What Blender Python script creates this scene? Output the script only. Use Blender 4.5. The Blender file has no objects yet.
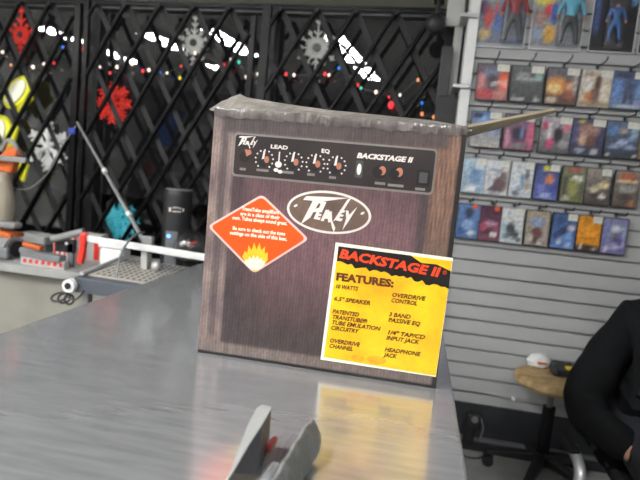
import bpy, bmesh, math, random
from mathutils import Vector, Matrix
random.seed(7)
PI = math.pi
D = bpy.data
C = bpy.context.scene.collection

# ------------------------------------------------------------------ camera frame
F = 545.0
EYE = Vector((0, 0, 1.29))
def hz(x): return 147.6 + .095*x
def cray(x, y): return Vector((x-320, 240-y, -F))
UP = cray(640, hz(640)).cross(cray(0, hz(0))).normalized()
if UP.y < 0: UP = -UP
YA = cray(418, hz(418)).normalized()
XA = YA.cross(UP).normalized()
RW = Matrix((XA, YA, UP))            # world from camera
def at(x, y, Y):                     # point of the plane at depth Y
    d = RW @ cray(x, y); return EYE + d*(Y/d.y)
def az(x, y, z):                     # point of the level plane at height z
    d = RW @ cray(x, y); return EYE + d*((z-EYE.z)/d.z)

# ------------------------------------------------------------------ materials
def nodes(name):
    m = D.materials.new(name); m.use_nodes = True
    nt = m.node_tree; b = nt.nodes['Principled BSDF']
    return m, nt, b
def pm(name, col, rough=.5, metal=0, var=.12, scale=8, bump=0, bscale=60, coat=0, stretch=None, trans=0, alpha=1):
    m, nt, b = nodes(name)
    tc = nt.nodes.new('ShaderNodeTexCoord'); mp = nt.nodes.new('ShaderNodeMapping')
    nt.links.new(tc.outputs['Object'], mp.inputs['Vector'])
    if stretch: mp.inputs['Scale'].default_value = stretch
    nz = nt.nodes.new('ShaderNodeTexNoise'); nz.inputs['Scale'].default_value = scale
    nz.inputs['Detail'].default_value = 4
    nt.links.new(mp.outputs[0], nz.inputs['Vector'])
    cr = nt.nodes.new('ShaderNodeValToRGB')
    cr.color_ramp.elements[0].position = .3; cr.color_ramp.elements[1].position = .7
    c = Vector(col[:3])
    cr.color_ramp.elements[0].color = (*(c*(1-var)), 1)
    cr.color_ramp.elements[1].color = (*[min(1, k*(1+var)) for k in c], 1)
    nt.links.new(nz.outputs['Fac'], cr.inputs[0]); nt.links.new(cr.outputs[0], b.inputs['Base Color'])
    b.inputs['Roughness'].default_value = rough; b.inputs['Metallic'].default_value = metal
    b.inputs['Coat Weight'].default_value = coat
    b.inputs['Transmission Weight'].default_value = trans
    b.inputs['Alpha'].default_value = alpha
    if bump:
        n2 = nt.nodes.new('ShaderNodeTexNoise'); n2.inputs['Scale'].default_value = bscale
        nt.links.new(mp.outputs[0], n2.inputs['Vector'])
        bp = nt.nodes.new('ShaderNodeBump'); bp.inputs['Strength'].default_value = bump
        bp.inputs['Distance'].default_value = .01
        nt.links.new(n2.outputs['Fac'], bp.inputs['Height']); nt.links.new(bp.outputs[0], b.inputs['Normal'])
    return m
def emis(name, col, s):
    m, nt, b = nodes(name)
    b.inputs['Base Color'].default_value = (*col, 1)
    b.inputs['Emission Color'].default_value = (*col, 1); b.inputs['Emission Strength'].default_value = s
    return m
def art_mat(name, rough=.5, coat=.05):
    m, nt, b = nodes(name)
    a = nt.nodes.new('ShaderNodeAttribute'); a.attribute_name = 'art'
    nz = nt.nodes.new('ShaderNodeTexNoise'); nz.inputs['Scale'].default_value = 70
    tc = nt.nodes.new('ShaderNodeTexCoord'); nt.links.new(tc.outputs['Object'], nz.inputs['Vector'])
    mx = nt.nodes.new('ShaderNodeMix'); mx.data_type = 'RGBA'; mx.blend_type = 'OVERLAY'
    mx.inputs[0].default_value = .68
    nt.links.new(a.outputs[0], mx.inputs[6]); nt.links.new(nz.outputs['Fac'], mx.inputs[7])
    nt.links.new(mx.outputs[2], b.inputs['Base Color'])
    b.inputs['Roughness'].default_value = rough; b.inputs['Coat Weight'].default_value = coat
    return m
def s2l(c):
    return tuple((v/255/12.92 if v/255 <= .04045 else ((v/255+.055)/1.055)**2.4) for v in c)

def glass_mat(name, refl=.1, tint=(1, 1, 1), rough=.0):
    m = D.materials.new(name); m.use_nodes = True; nt = m.node_tree; nt.nodes.clear()
    o = nt.nodes.new('ShaderNodeOutputMaterial'); mix = nt.nodes.new('ShaderNodeMixShader')
    t = nt.nodes.new('ShaderNodeBsdfTransparent'); t.inputs[0].default_value = (*tint, 1)
    g = nt.nodes.new('ShaderNodeBsdfGlossy'); g.inputs['Roughness'].default_value = rough
    fr = nt.nodes.new('ShaderNodeLayerWeight'); fr.inputs[0].default_value = .25
    ma = nt.nodes.new('ShaderNodeMath'); ma.operation = 'MULTIPLY_ADD'
    ma.inputs[1].default_value = .35; ma.inputs[2].default_value = refl
    nt.links.new(fr.outputs['Facing'], ma.inputs[0]); 
    nt.links.new(ma.outputs[0], mix.inputs[0]); nt.links.new(t.outputs[0], mix.inputs[1])
    nt.links.new(g.outputs[0], mix.inputs[2]); nt.links.new(mix.outputs[0], o.inputs[0])
    return m

M = {}
M['black'] = pm('black_metal', (.012, .012, .014), .38)
M['blackp'] = pm('black_plastic', (.014, .014, .016), .5)
M['gatef'] = pm('gate_black', (.002, .002, .0025), .32, .0)
M['gateb'] = pm('gate_grey', (.026, .026, .028), .5, .0)
M['steel'] = pm('plain_steel', (.42, .43, .44), .38, .85, scale=20)
M['silver'] = pm('silver_rail', (.62, .63, .64), .35, .6)
M['grey'] = pm('grey_paint', (.16, .17, .18), .5)
M['midgrey'] = pm('mid_grey_plastic', (.22, .22, .22), .45)
M['ltgrey'] = pm('light_grey', (.42, .42, .41), .5)
M['white'] = pm('white_plastic', (.75, .75, .75), .45)
M['orange'] = pm('orange_plastic', (.62, .13, .02), .45)
M['red'] = pm('red_paint', (.65, .03, .015), .4)
M['yellow'] = pm('lime_yellow', (.86, .84, .03), .45, scale=12, var=.2)
M['blue'] = pm('blue_plastic', (.02, .05, .35), .45)
M['cream'] = pm('cream_plastic', (.52, .47, .38), .6)
M['slat'] = pm('slatwall_laminate', (.42, .425, .43), .5, 0, .05, 3, .05, 30)
M['trimw'] = pm('white_trim', (.78, .78, .78), .4)
M['wallo'] = pm('olive_grey_wall', (.085, .085, .065), .8, 0, .12, 5)
M['wallg'] = pm('grey_wall', (.30, .30, .29), .8)
M['walld'] = pm('dark_wall', (.05, .05, .05), .8)
M['ceil'] = pm('ceiling_tile', (.55, .55, .54), .9, 0, .06, 3, .1, 80)
M['floor'] = pm('vinyl_floor', (.42, .42, .41), .5, 0, .12, 12)
M['base'] = pm('black_baseboard', (.030, .032, .038), .45)
M['bench'] = pm('bench_panel', (.23, .22, .19), .7, 0, .15, 4)
M['asphalt'] = pm('asphalt', (.02, .02, .02), .9)
M['glass'] = glass_mat('window_glass', .05)
M['clear'] = glass_mat('clear_plastic', .03, (.95, .96, .97), .3)
M['clearg'] = glass_mat('clear_plastic_grey', .3, (.8, .8, .82), .08)
M['lamp'] = emis('lamp_diffuser', (1, 1, .98), 95)
M['jacket'] = pm('black_jacket', (.005, .0055, .0065), .9, 0, .3, 14, .3, 12)
M['gatef'].node_tree.nodes['Principled BSDF'].inputs['Specular IOR Level'].default_value = .2
M['gateb'].node_tree.nodes['Principled BSDF'].inputs['Specular IOR Level'].default_value = .2
M['blackm'] = pm('matt_black', (.006, .006, .007), .7); M['blackm'].node_tree.nodes['Principled BSDF'].inputs['Specular IOR Level'].default_value = .2
M['jacket'].node_tree.nodes['Principled BSDF'].inputs['Specular IOR Level'].default_value = .18
M['trouser'] = pm('dark_trousers', (.015, .016, .022), .85, 0, .2, 20, .2, 40)
M['skin'] = pm('skin', (.42, .22, .15), .5, 0, .08, 10)
M['hair'] = pm('dark_hair', (.02, .013, .01), .6, 0, .3, 40, .3, 90)
M['eye'] = pm('eye_white', (.7, .7, .7), .3); M['iris'] = pm('iris', (.05, .03, .02), .3)
M['shoe'] = pm('black_shoe', (.015, .015, .015), .5)
M['wood'] = pm('tan_seat', (.36, .24, .11), .6, 0, .35, 30, .25, 60)
M['tape'] = pm('worn_tape', (.22, .20, .18), .3, 0, .3, 26, .6, 50, coat=.4)
M['card'] = pm('cardboard', (.48, .40, .28), .75, 0, .12, 20)
M['cardd'] = pm('cardboard_underside', (.30, .26, .21), .75, 0, .2, 20)
M['holder'] = pm('holder_grey', (.18, .185, .185), .42, 0, .06, 20, .04, 200)
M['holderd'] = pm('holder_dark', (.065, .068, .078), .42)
M['led'] = emis('blue_led', (.05, .25, 1), 6)

# brushed stainless counter
m, nt, b = nodes('brushed_stainless'); M['stainless'] = m
tc = nt.nodes.new('ShaderNodeTexCoord')
def nz(scale, st, det=5):
    mp = nt.nodes.new('ShaderNodeMapping'); mp.inputs['Scale'].default_value = st
    n = nt.nodes.new('ShaderNodeTexNoise'); n.inputs['Scale'].default_value = scale; n.inputs['Detail'].default_value = det
    nt.links.new(tc.outputs['Object'], mp.inputs['Vector']); nt.links.new(mp.outputs[0], n.inputs['Vector']); return n
n1 = nz(4, (1, 1, 1)); n2 = nz(14, (1, 7, 1)); n3 = nz(5, (1, 1, 1), 3)
cr = nt.nodes.new('ShaderNodeValToRGB'); cr.color_ramp.elements[0].color = (.36, .37, .385, 1); cr.color_ramp.elements[1].color = (.48, .49, .505, 1)
cr.color_ramp.elements[0].position = .3; cr.color_ramp.elements[1].position = .7
nt.links.new(n2.outputs['Fac'], cr.inputs[0]); nt.links.new(cr.outputs[0], b.inputs['Base Color'])
b.inputs['Metallic'].default_value = .68
rr = nt.nodes.new('ShaderNodeMapRange'); rr.inputs[3].default_value = .10; rr.inputs[4].default_value = .22
nt.links.new(n1.outputs['Fac'], rr.inputs[0]); nt.links.new(rr.outputs[0], b.inputs['Roughness'])
bp = nt.nodes.new('ShaderNodeBump'); bp.inputs['Strength'].default_value = .25; bp.inputs['Distance'].default_value = .004
nt.links.new(n3.outputs['Fac'], bp.inputs['Height']); nt.links.new(bp.outputs[0], b.inputs['Normal'])

# box print: purple-brown vinyl pattern
def boxprint(name, c0, c1, st=(1, 1, 1), scale=30, wave=0, rough=.38):
    m, nt, b = nodes(name); tc = nt.nodes.new('ShaderNodeTexCoord'); mp = nt.nodes.new('ShaderNodeMapping')
    mp.inputs['Scale'].default_value = st
    n = nt.nodes.new('ShaderNodeTexNoise'); n.inputs['Scale'].default_value = scale; n.inputs['Detail'].default_value = 6
    n.inputs['Roughness'].default_value = .65
    nt.links.new(tc.outputs['Object'], mp.inputs['Vector']); nt.links.new(mp.outputs[0], n.inputs['Vector'])
    cr = nt.nodes.new('ShaderNodeValToRGB'); cr.color_ramp.elements[0].color = (*s2l(c0), 1); cr.color_ramp.elements[1].color = (*s2l(c1), 1)
    cr.color_ramp.elements[0].position = .34; cr.color_ramp.elements[1].position = .66
    nt.links.new(n.outputs['Fac'], cr.inputs[0]); out = cr.outputs[0]
    if wave:
        w = nt.nodes.new('ShaderNodeTexWave'); w.inputs['Scale'].default_value = wave; w.bands_direction = 'X'
        w.inputs['Distortion'].default_value = 1.5
        nt.links.new(tc.outputs['Object'], w.inputs['Vector'])
        mx = nt.nodes.new('ShaderNodeMix'); mx.data_type = 'RGBA'; mx.blend_type = 'MULTIPLY'; mx.inputs[0].default_value = .16
        nt.links.new(out, mx.inputs[6]); nt.links.new(w.outputs[0], mx.inputs[7]); out = mx.outputs[2]
    nt.links.new(out, b.inputs['Base Color']); b.inputs['Roughness'].default_value = rough
    b.inputs['Coat Weight'].default_value = .25; b.inputs['Coat Roughness'].default_value = .25
    return m
M['bx_frame'] = boxprint('box_print_frame', (104, 84, 84), (150, 128, 124), (1, 1, .25), 22)
M['bx_brown'] = boxprint('box_print_brown', (100, 72, 60), (182, 140, 118), (1, 1, .35), 30)
M['bx_grille'] = boxprint('box_print_grille', (66, 48, 54), (122, 94, 98), (1, 1, .8), 12, 45)
M['bx_dark'] = boxprint('box_print_dark', (44, 38, 46), (70, 58, 64), (1, 1, .3), 18)
M['bx_panel'] = boxprint('box_print_panel', (36, 30, 30), (52, 43, 42), (1, 1, 1), 12)
M['bx_side'] = boxprint('box_side', (14, 13, 14), (30, 27, 28), (1, 1, 1), 15)
M['pr_grey'] = pm('print_grey', s2l((128, 122, 118)), .45)
M['pr_white'] = pm('print_white', s2l((228, 218, 212)), .45, var=.04)
M['pr_copper'] = pm('print_copper', s2l((176, 112, 88)), .45, scale=60)
M['pr_black'] = pm('print_black', s2l((22, 18, 20)), .45)
M['pr_oval'] = boxprint('print_oval', (92, 74, 66), (124, 100, 86), (1, 1, 1), 20)
M['st_pink'] = pm('sticker_border', s2l((236, 190, 184)), .4, var=.06)
M['st_orange'] = pm('sticker_orange', s2l((247, 84, 12)), .4, var=.04)
M['flame_y'] = pm('flame_yellow', s2l((252, 190, 40)), .4, var=.1, scale=40)
M['flame_w'] = pm('flame_pale', s2l((253, 246, 205)), .4, var=.03)
M['lb_white'] = pm('label_white', s2l((246, 240, 222)), .4, var=.03)
M['lb_yellow'] = boxprint('label_yellow', (244, 166, 6), (252, 208, 12), (1, 1, 1), 11, 0, .4)
M['lb_blot'] = boxprint('label_orange_blot', (240, 140, 10), (252, 190, 20), (1, 1, 1), 30, 0, .4)
M['lb_black'] = pm('label_black', s2l((24, 16, 14)), .4)
M['lb_red'] = pm('label_red', s2l((240, 72, 30)), .4)
M['lb_text'] = pm('label_text', s2l((88, 52, 8)), .4)
ART = art_mat('printed_cover')

# ------------------------------------------------------------------ mesh helpers
class MB:
    def __init__(s): s.bm = bmesh.new(); s.mi = 0; s.bm.faces.layers.int.new('done')
    def _mark(s, n0):
        L_ = s.bm.faces.layers.int['done']
        for f in s.bm.faces:
            if not f[L_]: f[L_] = 1; f.material_index = s.mi
    def box(s, c, d, rz=0, rot=None, bev=0):
        n0 = len(s.bm.faces)
        Mx = Matrix.Translation(c) @ (rot if rot is not None else Matrix.Rotation(rz, 4, 'Z')) @ Matrix.Diagonal((*d, 1))
        r = bmesh.ops.create_cube(s.bm, size=1, matrix=Mx)
        if bev:
            es = list({e for v in r['verts'] for e in v.link_edges})
            bmesh.ops.bevel(s.bm, geom=es, offset=bev, segments=2, affect='EDGES', profile=.5)
        s._mark(n0); return s
    def cyl(s, a, b_, r1, r2=None, n=20, caps=True):
        n0 = len(s.bm.faces); a = Vector(a); b_ = Vector(b_); d = b_-a
        q = d.to_track_quat('Z', 'Y').to_matrix().to_4x4()
        bmesh.ops.create_cone(s.bm, cap_ends=caps, segments=n, radius1=r1, radius2=r1 if r2 is None else r2, depth=d.length,
                              matrix=Matrix.Translation((a+b_)/2) @ q)
        s._mark(n0); return s
    def sph(s, c, r, sc=(1, 1, 1), n=16, rot=None):
        n0 = len(s.bm.faces)
        bmesh.ops.create_uvsphere(s.bm, u_segments=n, v_segments=max(6, n*2//3), radius=r,
                                  matrix=Matrix.Translation(c) @ (rot or Matrix()) @ Matrix.Diagonal((*sc, 1)))
        s._mark(n0); return s
    def tube(s, pts, r, n=8, closed=False):
        pts = [Vector(p) for p in pts]; n0 = len(s.bm.faces); rings = []
        N = len(pts)
        for i, p in enumerate(pts):
            if closed: t = pts[(i+1) % N]-pts[i-1]
            else: t = pts[min(i+1, N-1)]-pts[max(i-1, 0)]
            q = t.to_track_quat('Z', 'Y')
            rr_ = r[i] if isinstance(r, (list, tuple)) else r
            rings.append([s.bm.verts.new(p+q @ Vector((rr_*math.cos(2*PI*k/n), rr_*math.sin(2*PI*k/n), 0))) for k in range(n)])
        L = N if closed else N-1
        for i in range(L):
            A, B = rings[i], rings[(i+1) % N]
            # closest-start alignment
            o = min(range(n), key=lambda o: (A[0].co-B[o].co).length)
            for k in range(n):
                s.bm.faces.new((A[k], A[(k+1) % n], B[(k+1+o) % n], B[(k+o) % n]))
        if not closed:
            s.bm.faces.new(rings[0][::-1]); s.bm.faces.new(rings[-1])
        s._mark(n0); return s
    def prism(s, poly, fn, t):       # poly in 2D, fn(u,v,w)->point, thickness t along w
        n0 = len(s.bm.faces)
        a = [s.bm.verts.new(fn(u, v, 0)) for u, v in poly]; b_ = [s.bm.verts.new(fn(u, v, t)) for u, v in poly]
        s.bm.faces.new(a[::-1]); s.bm.faces.new(b_)
        for i in range(len(a)):
            j = (i+1) % len(a); s.bm.faces.new((a[i], a[j], b_[j], b_[i]))
        s._mark(n0); return s
    def lathe(s, c, prof, n=32):
        n0 = len(s.bm.faces); rings = []
        for r, z in prof:
            rings.append([s.bm.verts.new((c[0]+r*math.cos(2*PI*k/n), c[1]+r*math.sin(2*PI*k/n), c[2]+z)) for k in range(n)])
        for A, B in zip(rings, rings[1:]):
            for k in range(n): s.bm.faces.new((A[k], A[(k+1) % n], B[(k+1) % n], B[k]))
        s.bm.faces.new(rings[0][::-1]); s.bm.faces.new(rings[-1]); s._mark(n0); return s
    def build(s, name, mats, parent=None, smooth=False, bev=0, tri=True):
        bmesh.ops.recalc_face_normals(s.bm, faces=s.bm.faces[:])
        me = D.meshes.new(name); s.bm.to_mesh(me); s.bm.free()
        for k in (mats if isinstance(mats, (list, tuple)) else [mats]): me.materials.append(k)
        if smooth:
            me.polygons.foreach_set('use_smooth', [True]*len(me.polygons))
            try: me.set_sharp_from_angle(angle=math.radians(40))
            except Exception: pass
        o = D.objects.new(name, me); C.objects.link(o)
        if parent:
            o.parent = parent; o.matrix_parent_inverse = Matrix.Translation(parent.location).inverted() if False else Matrix()
            # geometry is given in world space: shift into the parent's frame
            pw = PW[parent.name]
            me.transform(pw.inverted()); PW[o.name] = pw
        else: PW[o.name] = Matrix()
        if bev:
            md = o.modifiers.new('bevel', 'BEVEL'); md.width = bev; md.segments = 2; md.limit_method = 'ANGLE'
        return o
PW = {}
def empty(name, loc, rz=0):
    o = D.objects.new(name, None); C.objects.link(o); o.location = loc; o.rotation_euler = (0, 0, rz)
    o.empty_display_size = .05
    PW[o.name] = Matrix.Translation(loc) @ Matrix.Rotation(rz, 4, 'Z'); return o
def tag(o, label, cat, group=None, kind=None):
    o['label'] = label; o['category'] = cat
    if group: o['group'] = group
    if kind: o['kind'] = kind
    return o
def thing(name, loc, label, cat, group=None, rz=0): return tag(empty(name, loc, rz), label, cat, group)
def struct(o): o['kind'] = 'structure'; return o
def origin(o, p):
    """move a top-level mesh's origin to p"""
    p = Vector(p); o.data.transform(Matrix.Translation(-p)); o.location = p; return o
def spline(pts, k=6):
    pts = [Vector(p) for p in pts]; out = []
    P = [pts[0]]+pts+[pts[-1]]
    for i in range(1, len(P)-2):
        for j in range(k):
            t = j/k; a, b_, c, d = P[i-1], P[i], P[i+1], P[i+2]
            out.append(.5*((2*b_)+(c-a)*t+(2*a-5*b_+4*c-d)*t*t+(3*b_-a-3*c+d)*t**3))
    out.append(pts[-1]); return out

def text_mesh(s, size, shear=0, extr=.0002, sx=1, align='LEFT', bold=0, fit=None, spacing=1):
    cu = D.curves.new('lettering', 'FONT'); cu.body = s; cu.size = 1; cu.shear = shear; cu.extrude = extr/size
    cu.align_x = align; cu.offset = bold/size; cu.resolution_u = 2; cu.space_character = spacing
    o = D.objects.new('t', cu); C.objects.link(o)
    bpy.context.view_layer.update()
    me = D.meshes.new_from_object(o.evaluated_get(bpy.context.evaluated_depsgraph_get()))
    D.objects.remove(o); D.curves.remove(cu)
    me.transform(Matrix.Scale(size, 4))
    if fit:
        xs = [v.co.x for v in me.vertices]; w = max(xs)-min(xs); sx = fit/w
    me.transform(Matrix.Diagonal((sx, 1, 1, 1)))
    return me
class Lettering:                       # collects printed words in a plane given by fn(u, v, w)
    def __init__(s, fn): s.bm = bmesh.new(); s.fn = fn
    def add(s, txt, u, v, size, rot=0, **k):
        me = text_mesh(txt, size, **k); c, sn = math.cos(rot), math.sin(rot)
        for vt in me.vertices:
            x, y, z = vt.co; vt.co = s.fn(u+x*c-y*sn, v+x*sn+y*c, z)
        s.bm.from_mesh(me); D.meshes.remove(me)
    def build(s, name, mat, parent):
        me = D.meshes.new(name); s.bm.to_mesh(me); s.bm.free(); me.materials.append(mat)
        o = D.objects.new(name, me); C.objects.link(o); o.parent = parent
        me.transform(PW[parent.name].inverted()); PW[o.name] = PW[parent.name]; return o

def art_sheet(name, fn, w, h, bg, blobs, parent, nx=10, ny=14, mat=None, fn_col=None):
    """printed sheet: colours are painted per corner of a fine grid; blobs = (u, v, ru, rv, colour)"""
    bm = bmesh.new(); V = [[bm.verts.new(fn(w*i/nx, h*j/ny, 0)) for i in range(nx+1)] for j in range(ny+1)]
    for j in range(ny):
        for i in range(nx): bm.faces.new((V[j][i], V[j][i+1], V[j+1][i+1], V[j+1][i]))
    # give the sheet a back and an edge
    ring = [(0, i) for i in range(nx+1)]+[(j, nx) for j in range(1, ny+1)]+[(ny, i) for i in range(nx-1, -1, -1)]+[(j, 0) for j in range(ny-1, 0, -1)]
    rb = [bm.verts.new(fn(w*i/nx, h*j/ny, -.0006)) for j, i in ring]
    bm.faces.new(rb)
    for k in range(len(ring)):
        k2 = (k+1) % len(ring); (j, i), (j2, i2) = ring[k], ring[k2]
        bm.faces.new((V[j][i], rb[k], rb[k2], V[j2][i2]))
    bmesh.ops.recalc_face_normals(bm, faces=bm.faces[:])
    me = D.meshes.new(name); 
    uv = {}
    def colour(u, v):
        if fn_col: return [min(255, max(0, q_)) for q_ in fn_col(u, v, rnd)]
        t = v; c = [a*(1-t)+b_*t for a, b_ in zip(bg[0], bg[1])]
        for (bu, bv, ru, rv, bc) in blobs:
            d = math.hypot((u-bu)/ru, (v-bv)/rv)
            if d < 1.15:
                k = min(1, max(0, (1.15-d)/.35)); c = [a*(1-k)+b_*k for a, b_ in zip(c, bc)]
        rn = rnd.uniform(.88, 1.12)
        return [min(255, a*rn) for a in c]
    rnd = random.Random(name+str(len(blobs))+str(w))
    bm.verts.ensure_lookup_table()
    n = (nx+1)*(ny+1)
    cols = []
    haze = (lambda c: c) if fn_col else (lambda c: [q_*.88+18 for q_ in c])  # pale haze is painted into the cover and card colours
    for k, vt in enumerate(bm.verts):
        if k < n: cols.append((*s2l(haze(colour((k % (nx+1))/nx, (k//(nx+1))/ny))), 1))
        else: cols.append((.3, .3, .3, 1))
    # solidify appends the offset layer; colour it by the nearest original
    if len(bm.verts) > n:
        base = [bm.verts[k].co.copy() for k in range(n)]
        for k in range(n, len(bm.verts)):
            co = bm.verts[k].co; q = min(range(n), key=lambda z: (base[z]-co).length_squared); cols[k] = cols[q]
    bm.to_mesh(me); bm.free()
    a = me.color_attributes.new('art', 'FLOAT_COLOR', 'POINT')
    for k, c in enumerate(cols): a.data[k].color = c
    me.materials.append(mat or ART)
    if parent: me.transform(PW[parent.name].inverted())
    me.update()
    o = D.objects.new(name, me); C.objects.link(o)
    if parent: o.parent = parent
    return o
#SPLIT
# ================================================================== SETTING
CEIL = 2.8
def slab(name, lo, hi, mat):
    lo = Vector(lo); hi = Vector(hi)
    return struct(MB().box((lo+hi)/2, hi-lo).build(name, mat))
slab('floor', (-6.2, -4.2, -.1), (3.2, 3.6, 0), M['floor'])
slab('ceiling', (-6.2, -4.2, CEIL), (3.2, 3.6, CEIL+.1), M['ceil'])
slab('wall_left', (-6.3, -4.2, 0), (-6.2, 3.6, CEIL), M['wallg'])
slab('wall_front', (-6.2, -4.3, 0), (3.2, -4.2, CEIL), M['wallg'])
slab('wall_east', (3.2, -4.2, 0), (3.3, 3.6, CEIL), M['wallg'])
# window side of the back wall, turned a little
WA = math.atan(-.05)
wn = Vector((.05, 1, 0)).normalized(); wt = Vector((1, -.05, 0)).normalized()
def wp(x, d=0, z=0):                   # point of the gate plane (d = metres behind it)
    return Vector((x, 2.98-.05*x, z)) + wn*d
def wbox(mb, x0, x1, z0, z1, d0, d1):
    a = wp((x0+x1)/2, (d0+d1)/2, (z0+z1)/2); mb.box(a, ((x1-x0)/wt.x, d1-d0, z1-z0), rz=WA)
mb = MB(); wbox(mb, -6.2, .19, 2.235, CEIL, .07, .22); wbox(mb, -6.2, .19, 0, .32, .07, .22); wbox(mb, -6.2, -3.5, .32, 2.235, .07, .22)
struct(mb.build('wall_back', M['wallo']))
mb = MB()
for x0, x1, z0, z1 in ((-3.5, .19, 2.195, 2.235), (-3.5, .19, .32, .38), (-3.5, -3.44, .38, 2.195), (.13, .19, .38, 2.195), (-2.10, -2.03, .38, 2.195), (-.965, -.90, .38, 2.195)):
    wbox(mb, x0, x1, z0, z1, .09, .17)
wf = struct(mb.build('window_1', pm('window_frame_metal', (.05, .05, .052), .4, .5)))
mb = MB(); wbox(mb, -3.44, .13, .38, 2.195, .125, .131); gl = mb.build('glass_pane', M['glass'], wf)
slab('ground_outside', (-14, 3.7, -.15), (6, 18, -.02), M['asphalt'])
D.objects['ground_outside'].name = 'ground'

# slatwall: horizontal slats with recessed grooves between
SY = 2.74
mb = MB(); P = .0738; z = .2385; k = 0
zs = [.961 - P*i for i in range(10)]; zs = sorted(zs + [.961+P*i for i in range(1, 25)])
edges = [.2385] + [q for q in zs if q > .26 and q < CEIL-.02] + [CEIL]
for a, b_ in zip(edges, edges[1:]):
    c = ((.19+3.2)/2, SY+.01, (a+b_)/2)
    mb.box(c, (3.2-.19, .02, (b_-a)-.009), bev=.002)
mb.mi = 1
mb.box(((.19+3.2)/2, SY+.03, (.2385+CEIL)/2), (3.01, .02, CEIL-.2385))
struct(mb.build('wall_right', [M['slat'], pm('slat_groove', (.30, .30, .30), .7)]))
mb = MB(); mb.box((.168, SY+.06, 1.45), (.046, .16, 2.7)); struct(mb.build('trim_1', M['trimw']))
mb = MB(); mb.box((1.68, SY+.02, .155), (3.03, .035, .165)); mb.mi = 1; mb.box((1.68, SY+.008, .065), (3.03, .05, .018)); mb.mi = 0
mb.box((1.68, SY+.015, .028), (3.03, .045, .056))
struct(mb.build('baseboard_right', [M['base'], pm('baseboard_lip', (.17, .17, .18), .4)]))
# ceiling lamps (rows running away from the window)
def lamp(x, y, first=[None]):
    if first[0] is None:
        t = thing('ceiling_light', (x, y, CEIL), '', 'ceiling light', 'ceiling lights')
        mb = MB(); mb.box((x, y, CEIL-.03), (.26, .36, .06)); mb.box((x, y, CEIL-.062), (.28, .38, .006)); mb.build('housing', M['ltgrey'], t)
        mb = MB(); 
        for dx, dy in ((-.07, -.10), (-.07, .04), (-.055, .145), (.07, -.13), (.06, -.02), (.07, .11)): mb.box((x+dx, y+dy, CEIL-.068), (.075, .085, .008))
        mb.build('diffuser', M['lamp'], t); first[0] = t; return t
    o = first[0]; c = o.copy(); C.objects.link(c); c.location = (x, y, CEIL)
    for ch in list(o.children):
        d = ch.copy(); C.objects.link(d); d.parent = c
    return c
rows = [(-1.27, [.5, .08, -.34, -.95, -1.4]), (-2.6, [.68, .28, -.12]), (-3.5, [.45, .0, -1.2]), (-4.8, [.6, .2, -.4, -.9]), (.9, [-.6, -2.2]), (0.05, [-1.6, -2.4])]  # the row furthest right is added for light, not seen in the glass
names = ['first', 'second', 'third', 'fourth', 'fifth']
for x, ys in rows:
    for i, y in enumerate(ys):
        o = lamp(x, y); o['label'] = 'rectangular white fluorescent ceiling light, in rows reflected in the dark window, rightmost row added for light'

# ================================================================== COUNTER
CZ = .98
t = thing('steel_counter', (-.29, 1.0, 0), 'brushed stainless steel counter top under the amplifier box', 'counter')
mb = MB(); mb.box((-.2875, 1.0, CZ-.02), (.755, 1.9, .04), bev=.004); mb.build('countertop', M['stainless'], t)
mb = MB(); mb.box((-.29, 1.0, (CZ-.04)/2), (.66, 1.82, CZ-.04)); mb.build('cabinet', M['grey'], t)

# ================================================================== AMPLIFIER BOX
BX, BY, BW, BH, BD = -.334, .848, .397, .405, .27
bt = thing('amplifier_box', (BX+BW/2, BY+BD/2, CZ), 'purple-brown printed cardboard amplifier box standing on the steel counter', 'box')
def bf(u, v, w=0): return Vector((BX+u, BY-w, CZ+v))
mb = MB(); mb.box((BX+BW/2, BY+BD/2+.0005, CZ+BH/2), (BW, BD-.001, BH)); mb.build('carton', M['bx_side'], bt, bev=.003)
def quadp(poly, mat, name, w0, t=.0004, parent=bt):
    return MB().prism(poly, lambda u, v, w: bf(u, v, w0+w), t).build(name, mat, parent)
def sm(a, b_, x): t_ = min(1, max(0, (x-a)/(b_-a))); return t_*t_*(3-2*t_)
def mixc(a, b_, t_): return [p*(1-t_)+q_*t_ for p, q_ in zip(a, b_)]
def front_print(u, v, r):
    x = u*BW; z = v*BH
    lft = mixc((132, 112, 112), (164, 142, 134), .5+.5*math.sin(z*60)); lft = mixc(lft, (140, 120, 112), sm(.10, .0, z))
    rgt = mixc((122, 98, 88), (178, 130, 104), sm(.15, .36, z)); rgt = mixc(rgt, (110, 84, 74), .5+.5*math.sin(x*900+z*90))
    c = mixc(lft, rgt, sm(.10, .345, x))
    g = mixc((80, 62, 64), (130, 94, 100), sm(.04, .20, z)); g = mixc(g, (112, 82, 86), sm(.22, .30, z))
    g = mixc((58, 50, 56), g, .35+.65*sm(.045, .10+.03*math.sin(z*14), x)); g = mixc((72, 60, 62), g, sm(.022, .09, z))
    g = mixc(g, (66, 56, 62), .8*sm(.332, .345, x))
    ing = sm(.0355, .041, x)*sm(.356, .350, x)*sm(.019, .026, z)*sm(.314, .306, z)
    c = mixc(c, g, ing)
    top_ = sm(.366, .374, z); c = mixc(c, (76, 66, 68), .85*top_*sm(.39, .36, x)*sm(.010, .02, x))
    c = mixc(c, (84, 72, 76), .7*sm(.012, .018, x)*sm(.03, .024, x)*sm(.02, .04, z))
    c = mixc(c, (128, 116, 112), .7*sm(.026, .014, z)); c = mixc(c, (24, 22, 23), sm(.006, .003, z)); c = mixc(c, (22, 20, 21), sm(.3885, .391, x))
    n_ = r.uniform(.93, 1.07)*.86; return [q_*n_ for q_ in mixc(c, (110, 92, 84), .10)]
BXA, nt_, b_ = nodes('printed_amplifier_front')
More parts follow.
